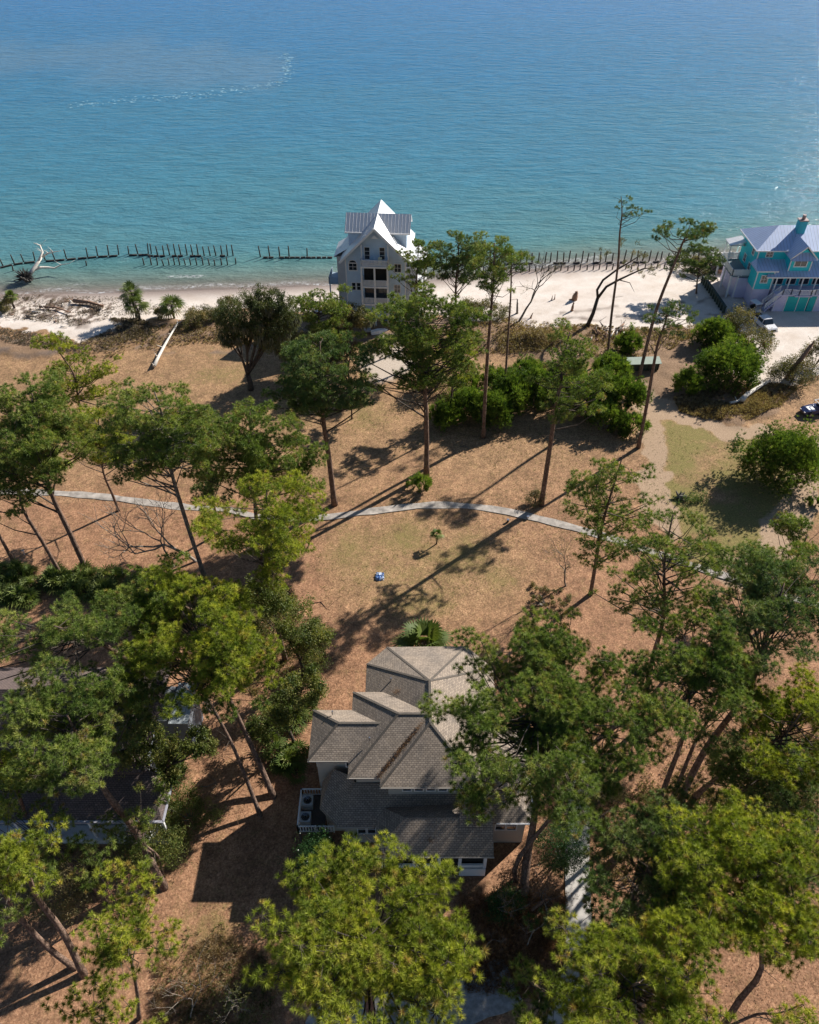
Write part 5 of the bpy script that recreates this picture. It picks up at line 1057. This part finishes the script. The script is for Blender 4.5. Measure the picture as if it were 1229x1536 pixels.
# right of house
T('great dark pine covering the right side of the shingled house', (785, 1342), [(770, 985, 66, 34), (840, 960, 60, 34), (720, 1010, 30, 18), (770, 1060, 80, 50), (850, 1040, 76, 54), (710, 1090, 44, 36), (800, 1140, 84, 50), (890, 1090, 60, 46), (740, 1160, 50, 36), (840, 1200, 56, 44)], zc=17.5, via=[(792, 1280, 3), (802, 1225, 7)], r0=.38, mat=1, dens=0.85, seed=34)
T('slimmer pine right behind the great dark pine, trunk beside it', (774, 1320), [(900, 1150, 50, 40), (925, 1225, 34, 26), (920, 1040, 46, 40)], zc=14, via=[(780, 1285, 3)], r0=.22, mat=1, dens=0.8, seed=35)
# right mid
T('open crowned pine on the right of the lawn, its foot below the path', (886, 892), [(940, 700, 42, 18), (895, 725, 50, 24), (950, 745, 34, 22), (870, 760, 36, 18), (920, 780, 48, 24), (905, 815, 50, 22)], top=(935, 682), via=[(893, 850), (903, 790)], r0=.23, mat=1, dens=.85, sparse=.85, seed=36)
T('pine with a full bright crown where the path leaves on the right', (966, 1052), [(1010, 795, 50, 28), (975, 830, 40, 30), (1050, 830, 40, 30), (950, 885, 46, 30), (1010, 870, 54, 34), (1070, 820, 28, 20), (915, 900, 30, 20)], top=(1010, 772), via=[(980, 985), (996, 925)], r0=.25, mat=1, dens=.95, seed=37)
T('pine in the right cluster with the leftmost of three joined leaning trunks', (984, 1214), [(1050, 950, 60, 34), (1010, 990, 50, 34), (1085, 985, 50, 36), (1040, 1030, 66, 34), (1000, 1070, 40, 24)], zc=18, via=[(1005, 1160, 4), (1028, 1095, 9)], r0=.24, mat=1, dens=1.0, seed=38)
T('pine in the right cluster with the rightmost of three joined leaning trunks', (1012, 1218), [(1150, 860, 50, 34), (1190, 900, 52, 40), (1120, 900, 46, 34), (1165, 950, 56, 36), (1215, 860, 40, 34)], zc=19, via=[(1055, 1130, 5), (1095, 1075, 9), (1128, 1028, 13)], r0=.3, mat=2, dens=1.0, seed=39)
T('pine in the right cluster with the middle one of three joined leaning trunks', (1000, 1222), [(1100, 1040, 44, 30), (1075, 1075, 50, 28), (1120, 1000, 36, 30)], zc=14, via=[(1020, 1170, 4), (1045, 1110, 8)], r0=.2, mat=2, dens=.9, seed=40)
T('pine behind the right cluster nearest the pale bit of path on the right', [33.5, 50], [(1110, 850, 40, 26), (1165, 840, 44, 24), (1130, 885, 40, 24)], zc=14, r0=.22, mat=1, dens=.9, seed=41)
T('yellow green pine at the right border, midway up the wooded side', [25, 34], [(1190, 1045, 50, 32), (1215, 1090, 44, 36), (1160, 1080, 40, 30), (1200, 1140, 50, 34)], zc=15, r0=.24, mat=0, dens=1.05, seed=42)
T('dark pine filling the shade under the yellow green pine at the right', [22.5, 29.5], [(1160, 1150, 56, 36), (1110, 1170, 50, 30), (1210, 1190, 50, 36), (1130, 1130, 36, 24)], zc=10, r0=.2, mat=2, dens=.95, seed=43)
T('pine whose single limb reaches in from the right border beside the lawn', [37.5, 53], [(1210, 798, 40, 15), (1180, 800, 22, 9), (1235, 820, 30, 14)], zc=9, r0=.2, mat=1, dens=1.0, seed=44)
T('pine with a broad crown over the right end of the concrete driveway', (932, 1402), [(950, 1270, 60, 36), (1000, 1300, 66, 44), (940, 1330, 56, 34), (1010, 1360, 60, 38), (900, 1310, 36, 24)], zc=14, via=[(938, 1370, 3)], r0=.2, mat=2, dens=0.8, seed=45)
T('biggest bright pine crown of the lower right, above bare red straw', (1086, 1540), [(1070, 1260, 60, 36), (1130, 1250, 60, 36), (1180, 1300, 56, 44), (1110, 1320, 76, 52), (1060, 1380, 60, 40), (1150, 1380, 66, 40), (1215, 1260, 40, 34)], zc=16, via=[(1110, 1500, 3), (1143, 1452, 7)], r0=.25, mat=0, dens=1.05, seed=46)
T('bright bushy pine crown at the bottom edge right of the driveway', [11.5, 15], [(960, 1430, 66, 36), (900, 1470, 60, 40), (1010, 1470, 66, 40), (950, 1510, 80, 40), (1050, 1510, 40, 34), (880, 1525, 60, 30)], zc=16.5, r0=.27, mat=0, dens=1.05, seed=47)
T('small pine tuft in the bottom right corner', [20.5, 16], [(1205, 1520, 36, 22), (1145, 1515, 22, 20), (1230, 1500, 30, 20)], zc=6, r0=.14, mat=0, dens=1.1, seed=48)
T('low pine between the driveway and the twiggy thicket at the bottom', [8.2, 20], [(830, 1490, 44, 34), (800, 1530, 44, 30), (870, 1510, 40, 30)], zc=8, r0=.15, mat=1, dens=1.0, seed=49)
T('low pine beside the left edge of the driveway under the great pine', [9.6, 24.5], [(828, 1330, 20, 26), (822, 1385, 20, 24)], zc=6.5, r0=.13, mat=2, dens=1.0, seed=50)
T('small pine left of the dark leaning pine among the left house gutters', [-24, 25], [(20, 1210, 44, 30), (80, 1265, 44, 26), (130, 1290, 36, 22)], zc=9, r0=.16, mat=1, dens=1.0, seed=51)

T('pine filling the gap behind the left house between two larger crowns', [-21.5, 42], [(190, 1010, 40, 34), (160, 1090, 44, 34), (215, 1060, 30, 30)], zc=12, r0=.2, mat=2, dens=.75, seed=52)
T('pine at the left border in front of the brown shingled roof', [-31, 30], [(15, 1130, 40, 36), (-10, 1170, 44, 30), (40, 1180, 30, 20)], zc=11, r0=.2, mat=0, dens=.9, seed=53)
T('pine standing behind the biggest bright crown at the lower right border', [20, 24], [(1200, 1330, 46, 36), (1215, 1400, 40, 34), (1160, 1230, 50, 24)], zc=12, r0=.2, mat=2, dens=.8, seed=54)
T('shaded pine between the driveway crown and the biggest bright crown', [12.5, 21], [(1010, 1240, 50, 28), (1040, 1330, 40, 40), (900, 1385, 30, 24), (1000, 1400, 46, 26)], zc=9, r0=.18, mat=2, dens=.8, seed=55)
T('olive pine in the right woods above the three joined trunks', [21, 40], [(1020, 930, 36, 26), (1080, 940, 40, 26), (985, 960, 26, 24)], zc=10, r0=.18, mat=2, dens=.6, seed=56)
T('slight pine beside the dark wide pine at lower left', [-20, 27], [(190, 1250, 36, 26), (225, 1210, 30, 22)], zc=7, r0=.12, mat=1, dens=.8, seed=57)
T('pine behind the palmetto bed merging with the large bright pine', [-17, 52], [(205, 890, 40, 26), (175, 920, 40, 22), (250, 850, 30, 18)], zc=11, r0=.18, mat=1, dens=.9, seed=58)
T('pine rising behind the leafless grey tree near the path', (330, 800), [(310, 660, 34, 26), (300, 700, 30, 20), (330, 735, 30, 20)], r0=.18, mat=2, dens=.8, seed=59)
# live oak with moss
def oak(label, base, blobs, seed, moss=True, mat='oak', r=.4, trunkto=None, name='live_oak'):
    rnd = random.Random(seed); rng = np.random.default_rng(seed); B = put(*base); t_ = thing(name, label, 'tree', B); m = MB(); parts = []; mo = []
    bl = [blob(*b, Y=B[1]) for b in blobs]; fork = Vector((rnd.uniform(-.2, .3), 0, 2.6)); m.tube([(0, 0, -.3), (.1, 0, 1.2), fork], [r * 1.3, r, r * .9], 9, wob=.08, rng=rnd)
    for c, RX, RY, RZ in bl:
        q = c - B
        for k in range(5):
            e_ = q + Vector((rnd.uniform(-.7, .7) * RX, rnd.uniform(-.7, .7) * RY, rnd.uniform(-.3, .6) * RZ)); j0 = lerp(fork, q, .4) + Vector((0, 0, -.2)); md = lerp(j0, e_, .5) + Vector((rnd.uniform(-.5, .5), rnd.uniform(-.5, .5), rnd.uniform(-.5, .2))); m.tube([fork, j0, md, e_], [r * .62, r * .45, r * .18, .03], 5, cap=False)
        parts.append(leafcloud(rng, rnd, c, RX, RY, RZ, int(60 * RX * (RX + RZ)) + 300, .17, 'leaf', 9))
        if moss:
            n_ = 130; d = rng.normal(size=(n_, 3)); d /= np.linalg.norm(d, axis=1, keepdims=True); d[:, 2] = -abs(d[:, 2]) * .8; Cn = np.array(c)[None] + d * np.array([RX, RY, RZ]) * .9; mo.append(blades(rng, Cn, np.tile([0, 0, -1.], (n_, 1)), 5, rng.uniform(.6, 1.6, n_), .14, 3.5))
    m.build('trunk', BARKD, t_, smooth=True); quads('crown', parts, LEAF[mat], t_)
    if mo: quads('hanging_moss', mo, LEAF['moss'], t_)
oak('live oak hung with moss on the lawn between the palms and the grey beach house', (376, 584), [(370, 470, 42, 26), (405, 490, 34, 28), (350, 495, 26, 22), (400, 450, 28, 18), (430, 470, 22, 22)], 3)
oak('moss grey oak thicket crown at the left foot of the grey beach house', (520, 520), [(520, 470, 24, 16), (500, 495, 30, 16), (545, 475, 16, 12)], 5, r=.25, mat='olive'); oak('low oak in front of the grey beach house left of the golf cart', (462, 560), [(455, 510, 34, 20), (500, 525, 28, 16), (430, 520, 20, 18)], 6, r=.25, mat='olive')
oak('broad leaved oak shrub tree behind the large bright pine, near the palmettos', (455, 1015), [(430, 925, 44, 36), (460, 960, 34, 28), (400, 900, 30, 24)], 7, moss=False, mat='shrub', r=.18, name='oak_tree'); oak('leafy oak shrub tree just left of the shingled house roof', (440, 1120), [(430, 1060, 40, 30), (460, 1030, 30, 24), (400, 1090, 34, 26)], 8, moss=False, mat='shrub', r=.16, name='oak_tree')
oak('leafy oak in the shade left of the thick leaning trunk', (240, 1190), [(215, 1120, 46, 34), (255, 1150, 40, 28), (300, 1110, 30, 22), (180, 1160, 34, 26)], 9, moss=False, mat='shrub', r=.2, name='oak_tree')
# crooked sparse trees on the beach
bare_tree('dead crooked tree with fine grey twigs at the sand edge', (778, 482), 11, .2, 21, 4, (.75, 0), BARKG, tuft=('olive', .07, .25, 10), name='dead_tree')
p0 = put(879, 492); t_ = thing('twisted_tree', 'twisted two armed tree leaning right over the beach with sparse foliage', 'tree', p0); m = MB(); Yb = p0[1]
def vp(x, y): return vY(x, y, Yb) - p0
m.tube([vp(879, 494), vp(890, 470), vp(897, 447)], [.38, .3, .26], 9); m.tube([vp(897, 447), vp(896, 435), vp(905, 420), vp(925, 405), vp(945, 393), vp(965, 380)], [.22, .2, .18, .15, .1, .05], 7); m.tube([vp(897, 447), vp(910, 430), vp(928, 420), vp(945, 412), vp(965, 403), vp(990, 400)], [.24, .2, .17, .14, .1, .04], 7)
m.tube([vp(930, 420), vp(945, 424), vp(952, 438)], [.09, .06, .02], 5); m.build('trunk', BARKD, t_, smooth=True)
rng = np.random.default_rng(8); rnd = random.Random(8); parts = []
for x, y, rx, ry in ((908, 380, 10, 7), (955, 375, 14, 12), (975, 390, 16, 9), (940, 362, 10, 8), (985, 405, 14, 8), (960, 410, 10, 6), (945, 395, 9, 5)): c_, a1, a2, a3 = blob(x, y, rx, ry, Y=Yb); parts.append(leafcloud(rng, rnd, c_, a1, a2, a3, 60, .14, 'leaf', 6))
quads('foliage', parts, LEAF['olive'], t_)
bare_tree('leafless grey branched tree between the left pines near the path', (296, 842), 13, .19, 31, 4, (-.35, .1), BARE, spread=.8); bare_tree('second leafless grey tree just left of the first, thinner limbs', (262, 850), 10, .13, 33, 4, (-.5, .25), BARE, spread=.8)
bare_tree('bare twiggy tree under the open crowned pine on the right', (850, 880), 7, .1, 35, 4, (-.4, .1), BARKG, tuft=('olive', .07, .2, 8)); bare_tree('pale leafless sapling in the dry growth at the bottom left', (285, 1530), 6, .07, 36, 4, (.3, .1), BARE)
for k, (x, y, h, l) in enumerate(((745, 1370, 5, 'bare brown thicket bush left of the big dark trunk'), (790, 1420, 4.5, 'bare brown thicket bush below the big dark trunk'), (720, 1430, 4, 'bare brown thicket bush at the edge of the gravel pad'), (820, 1370, 4, 'bare brown thicket bush between the dark trunk and the driveway'), (340, 1500, 4, 'bare pale bush in the dry growth near the giant bottom pine'), (1090, 1180, 5, 'bare grey bush under the right pine cluster'))):
    for j in range(1): bare_tree(l, (x, y), h, .07, 50 + k * 3 + j, 4, (.1, 0), BARE if k in (1, 4) else BARKG, 'bare_bush', tuft=('brownleaf' if k < 4 else 'shrub', .07, .35, 6), spread=.95)

# ================================================================ PALMS AND PALMETTOS
def palm(label, base, th_, fr_, seed, r=.18, n=26, L=1.5, px=None, name='palm_tree', fans=14, mat='palm', dead=True):
    rn = random.Random(seed); rng = np.random.default_rng(seed); B = px or put(*base); t_ = thing(name, label, 'palm' if name == 'palm_tree' else 'palmetto', B)
    if th_ > .4: MB().tube([(0, 0, -.2), (rn.uniform(-.2, .2), 0, th_ * .5), (0, 0, th_)], [r * 1.15, r, r], 9, wob=.12, rng=rn).build('trunk', BARKD, t_, smooth=True)
    Q = []; vv = []; m = MB()
    for k in range(n):
        a = k * 2.4 + rn.uniform(-.3, .3); e_ = rn.uniform(-.55, 1.35) if th_ > .4 else rn.uniform(.1, 1.4); pl_ = L * rn.uniform(.45, .7); d = Vector((math.cos(a) * math.cos(e_), math.sin(a) * math.cos(e_), math.sin(e_))); o0 = Vector((0, 0, th_)); h0 = o0 + d * pl_; m.tube([o0, h0], [.03, .02], 3, cap=False)
        side = d.cross(Vector((0, 0, 1))).normalized(); up = side.cross(d).normalized(); v0 = rn.uniform(.1, .9) if e_ > -.2 else 1.0
        for j in range(fans):
            f_ = (j / (fans - 1) - .5) * 3.6; dd = (d * math.cos(f_) + side * math.sin(f_)).normalized(); l = L * .72 * (1 - .12 * abs(f_)); droop = Vector((0, 0, -.25 * l - .1 * l * abs(f_))); pn = dd.cross(up).normalized() * .045 * L
            Q.append([h0, h0 + dd * l * .5 + pn + up * .03, h0 + dd * l + droop, h0 + dd * l * .5 - pn + up * .03]); vv.append(v0 + rn.uniform(-.1, .1))
    m.build('stalks', BARKD, t_); A_ = np.array([[list(p) for p in q] for q in Q]) + np.array(B)[None, None]; quads('fronds', [(A_, np.clip(np.array(vv), 0, 1))], LEAF[mat], t_)
    return t_
palm('taller cabbage palm of the close pair on the left beach', (207, 478), 4.6, 0, 1, L=1.8, n=34, fans=10); palm('shorter cabbage palm of the close pair on the left beach', (210, 482), 2.9, 0, 2, L=2.0, n=36, fans=10)
palm('single cabbage palm right of the close pair on the beach bank', (262, 478), 2.2, 0, 3, L=2.1, n=38, fans=10); palm('small yellowish palm at the far left beach', (22, 462), 2.0, 0, 4, L=1.2, n=24)
palm('tiny young palm standing alone on the open lawn', (655, 816), 1.5, 0, 5, r=.08, L=.75, n=18); palm('large stemless palmetto against the rear roof of the shingled house', (636, 978), 1.0, 0, 6, L=2.6, n=40, name='palmetto', fans=16)
pi = 0
for x0, x1, y0, y1, nn, l in ((-20, 55, 858, 905, 16, 'saw palmetto in the bright bed at the left border'), (80, 215, 862, 905, 30, 'saw palmetto in the long bed behind the left house'), (408, 448, 1110, 1165, 9, 'yellow green palmetto left of the shingled house'), (400, 470, 1035, 1095, 8, 'palmetto under the oak shrub beside the shingled house')):
    src = [palm(l, None, .2, 0, 100 + pi + k, L=1.25, n=20, px=gg(x0, y0), name='palmetto', fans=9) for k in range(2)]; rn = random.Random(pi + 3)
    for k in range(nn):
        if k < 2: o = src[k]
        else:
            s0 = src[k % 2]; o = s0.copy(); C.objects.link(o)
            for ch_ in s0.children: c2 = ch_.copy(); C.objects.link(c2); c2.parent = o
        o.location = gg(rn.uniform(x0, x1), rn.uniform(y0, y1)); o.rotation_euler = (0, 0, rn.uniform(0, 6)); s = rn.uniform(.8, 1.3); o.scale = (s, s, s); o['group'] = l.replace('saw palmetto', 'saw palmettos').replace('palmetto ', 'palmettos ')
    pi += 10

# ================================================================ BUSHES
B_ = bush
B_('large round sunny bush standing alone on the right lawn', 1165, 695, 54, 44, 'myrtle', 1, dens=1.3)
hed = [(668, 625, 26, 20), (700, 610, 26, 24), (735, 620, 30, 28), (765, 600, 30, 30), (800, 590, 30, 32), (835, 600, 28, 28), (868, 605, 28, 32), (900, 590, 30, 36), (935, 600, 28, 34), (945, 640, 22, 18), (905, 630, 28, 22), (790, 565, 30, 22), (850, 570, 28, 22), (915, 555, 28, 20), (700, 580, 22, 18), (745, 575, 26, 20)]
hl = ['left end', 'second from the left end', 'part just right of the tall bare trunk', 'part behind the slender thin trunk', 'middle of the front', 'part left of the leaning pine crown', 'part under the leaning pine crown', 'tall part right of the leaning pine crown', 'right end beside the dirt track', 'low outermost front corner by the dark pine trunk', 'low front part under the leaning pine', 'back middle part', 'back part behind the leaning pine crown', 'back right part near the low shelter', 'back left part', 'back part just left of the slender trunk']
for k, ((x, y, rx, ry), l) in enumerate(zip(hed, hl)): B_('dark green hedge bush, ' + l + ' of the thicket', x, y, rx, ry, 'myrtle', 10 + k, group='bushes of the dark green thicket', name='hedge_bush', dens=1.1)
for k, (x, y, rx, ry, mt, l) in enumerate(((1030, 578, 24, 20, 'myrtle', 'small pointed bush at the fork of the dirt tracks'), (1085, 555, 44, 34, 'myrtle', 'biggest dark bush between the dirt tracks'), (1065, 505, 28, 24, 'myrtle', 'dark bush at the sand edge left of the white pickup'), (1100, 490, 22, 26, 'olive', 'olive brown bush touching the end of the dark bulkhead'), (1130, 518, 26, 20, 'olive', 'low round bush just below the white pickup'), (1185, 560, 30, 24, 'olive', 'dusky bush at the foot of the leaning brown snag'), (1222, 530, 22, 32, 'olive', 'bush cut by the right border above the navy vehicle'), (940, 520, 20, 18, 'myrtle', 'small bush behind the low shelter near the slash heap'), (1100, 525, 24, 18, 'myrtle', 'bush between the olive bush and the biggest dark bush'), (1040, 400, 22, 14, 'olive', 'bush under the bending pine next to the sand yard'), (630, 728, 14, 15, 'myrtle', 'little bush at the foot of the tall middle pine'), (295, 480, 22, 16, 'olive', 'brown green bush right of the single beach palm'), (240, 472, 12, 9, 'olive', 'small dull bush just left of the single beach palm'), (325, 470, 18, 14, 'olive', 'brown green bush next to the live oak on the beach bank'), (730, 465, 26, 16, 'olive', 'grey olive bush behind the tall bare trunk on the sand edge'), (700, 465, 20, 14, 'olive', 'grey olive bush right of the rounded dark pine'), (10, 460, 12, 12, 'olive', 'small dull bush left of the yellowish palm'), (480, 1290, 42, 40, 'gloss', 'dense glossy green bush in the shade of the house deck'), (285, 1215, 40, 24, 'shrub', 'leafy speckled bush on red straw left of the shingled house'), (235, 1265, 44, 30, 'shrub', 'leafy speckled bush crossing the thick leaning trunk'), (345, 460, 16, 12, 'olive', 'low dull bush at the live oak left side'), (650, 575, 24, 22, 'shrub', 'pale yellowish bush behind the tall middle pine trunk'), (690, 600, 20, 18, 'shrub', 'pale yellowish bush left of the tall bare trunk'), (840, 1260, 34, 44, 'gloss', 'dark glossy bush behind the big dark trunk right of the house'), (750, 1350, 26, 24, 'gloss', 'dark glossy bush by the porch steps'), (820, 900, 34, 14, 'olive', 'dry brown green brush left of the foot of the open crowned pine'), (1220, 755, 12, 8, 'myrtle', 'tiny bush at the right border of the lawn'), (100, 1330, 50, 30, 'olive', 'dusky brush in the shade at lower left'), (600, 470, 24, 12, 'olive', 'low brush at the foot of the grey beach house columns'), (560, 460, 20, 10, 'olive', 'low brush left of the beach house columns'), (505, 545, 24, 12, 'olive', 'scrub at the edge of the sandy parking lot'), (805, 750, 14, 12, 'olive', 'twiggy brown shrub hugging the foot of the leaning olive pine'), (900, 1180, 30, 26, 'olive', 'olive brown brush between the driveway and the red clearing'), (1130, 1210, 50, 24, 'shrub', 'speckled undergrowth below the right pine cluster'), (475, 985, 24, 26, 'shrub', 'leafy bush at the red lawn edge left of the rear roof'), (330, 900, 40, 24, 'olive', 'olive undergrowth under the left bright pine'), (375, 930, 36, 24, 'olive', 'olive undergrowth right of the left bright pine crown'))):
    B_(l, x, y, rx, ry, mt, 200 + k, kind='leaf' if mt in ('gloss', 'shrub', 'olive') else 'spray', dens=.8 if mt == 'olive' else 1.1)

# ================================================================ GROUND COVER (uncountable)
def scatter(name, label, cat, poly, n, mat, L, wd, nb, seed, spread=1.2, leaf=False, dz=0.0):
    rng = np.random.default_rng(seed); P = W(*poly); xs = [p[0] for p in P]; ys_ = [p[1] for p in P]; X = rng.uniform(min(xs), max(xs), n * 4); Y = rng.uniform(min(ys_), max(ys_), n * 4); ok = inpoly(X, Y, P) & (vnoise(X, Y, 2.2, seed) > rng.uniform(.1, .75, n * 4)); X, Y = X[ok][:n], Y[ok][:n]
    Z = gz(X, Y) + .02 + dz; Cn = np.stack([X, Y, Z], 1); o = quads(name, [blades(rng, Cn, np.tile([0, 0, 1.], (len(X), 1)), nb, L, wd, spread, leaf=leaf)], LEAF[mat]); return tag(o, label, cat, kind='stuff')
scatter('dry_grass', 'tawny dead grass tussocks around the bleached broken log', 'dead grass', [(1010, 600), (1060, 585), (1130, 575), (1200, 580), (1170, 612), (1120, 632), (1060, 630), (1020, 618)], 2600, 'dry', .45, .06, 9, 1)
scatter('dry_grass', 'dead grass and brush along the bank behind the beach', 'dead grass', [(100, 525), (200, 495), (330, 480), (480, 520), (640, 500), (760, 478), (860, 488), (1000, 494), (1080, 485), (1000, 530), (940, 545), (820, 530), (700, 530), (560, 530), (300, 515), (140, 540)], 7000, 'dry', .32, .07, 7, 2)
scatter('dry_brush', 'pale dry weeds and brush at the bottom left', 'weeds', [(230, 1440), (330, 1400), (400, 1430), (430, 1536), (380, 1600), (230, 1600)], 1500, 'dry', .5, .03, 9, 3)
scatter('dry_brush', 'olive weeds mixed into the dry growth at the bottom left', 'weeds', [(240, 1400), (350, 1380), (420, 1450), (400, 1600), (250, 1600)], 300, 'shrub', .4, .05, 8, 4)
scatter('brown_thicket', 'brown dead twigs and leaves under the thicket below the house', 'brush', [(680, 1340), (850, 1340), (850, 1500), (700, 1490)], 3000, 'brownleaf', .4, .04, 6, 5)
scatter('undergrowth', 'mixed brown green undergrowth below the right hand pines', 'undergrowth', [(880, 1180), (1229, 1180), (1229, 1330), (900, 1330)], 1800, 'olive', .4, .06, 7, 6)
scatter('undergrowth', 'shaded brown undergrowth in the left trees around the far house', 'undergrowth', [(120, 1190), (280, 1150), (240, 1300), (0, 1340), (0, 1250)], 1500, 'olive', .4, .06, 7, 7)
scatter('undergrowth', 'olive undergrowth below the left bright pine beside the lawn', 'undergrowth', [(300, 880), (440, 880), (480, 1000), (400, 1060), (320, 1000)], 2200, 'olive', .45, .06, 7, 10)
scatter('beach_wrack', 'brown wrack and sticks washed over the left beach', 'wrack', [(0, 445), (60, 447), (140, 455), (180, 470), (150, 482), (110, 490), (40, 480), (0, 482)], 900, 'wrack', .35, .10, 5, 8, .3)
scatter('beach_wrack', 'low brown scrub and debris along the top of the left beach', 'wrack', [(0, 492), (60, 500), (120, 515), (170, 492), (215, 485), (230, 500), (130, 535), (0, 515)], 2200, 'wrack', .35, .07, 6, 15, .3)
scatter('beach_wrack', 'thin brown wrack lines strewn over the wet sand at the left', 'wrack', [(0, 440), (180, 446), (300, 458), (330, 466), (180, 474), (60, 456)], 900, 'wrack', .3, .08, 4, 16, .6)
scatter('beach_wrack', 'dark brush debris on the bank between the beach palms', 'wrack', [(165, 478), (210, 478), (240, 495), (215, 515), (180, 500)], 900, 'wrack', .45, .12, 5, 9, .6)
scatter('fallen_leaves', 'fallen leaves and needles littering the red ground near the house', 'leaf litter', [(200, 1100), (470, 950), (560, 960), (470, 1120), (440, 1400), (300, 1536), (200, 1536)], 9000, 'brownleaf', .06, .09, 1, 11, .2, leaf=True)
scatter('fallen_leaves', 'rusty leaves and needles littering the ground under the right hand pines', 'leaf litter', [(880, 1000), (1229, 1000), (1260, 1536), (880, 1536)], 9000, 'brownleaf', .07, .10, 1, 12, .2, leaf=True)
scatter('undergrowth', 'brown green brush around the feet of the three joined trunks', 'undergrowth', [(960, 1120), (1229, 1050), (1229, 1230), (960, 1230)], 1100, 'olive', .4, .05, 9, 13)
scatter('grass_tufts', 'pale green and yellow grass tufts dotting the lawns', 'grass', [(420, 600), (980, 640), (1229, 720), (1180, 860), (900, 800), (620, 960), (480, 900)], 5000, 'shrub', .14, .03, 6, 14, .6)
# brush mound
p0 = put(800, 515); rng = np.random.default_rng(2); n_ = 2600; X = rng.normal(size=n_) * 2.4; Y = rng.normal(size=n_) * 1.5; Z = 1.5 * np.exp(-(X / 3) ** 2 - (Y / 1.9) ** 2) * rng.uniform(.3, 1, n_)
tag(quads('brush_mound', [blades(rng, np.stack([X, Y, Z], 1) + np.array(p0)[None], np.tile([0, 0, 1.], (n_, 1)), 5, .5, .07, .2)], LEAF['dry']), 'large heap of cut brush beside the open sand', 'brush heap', kind='stuff')
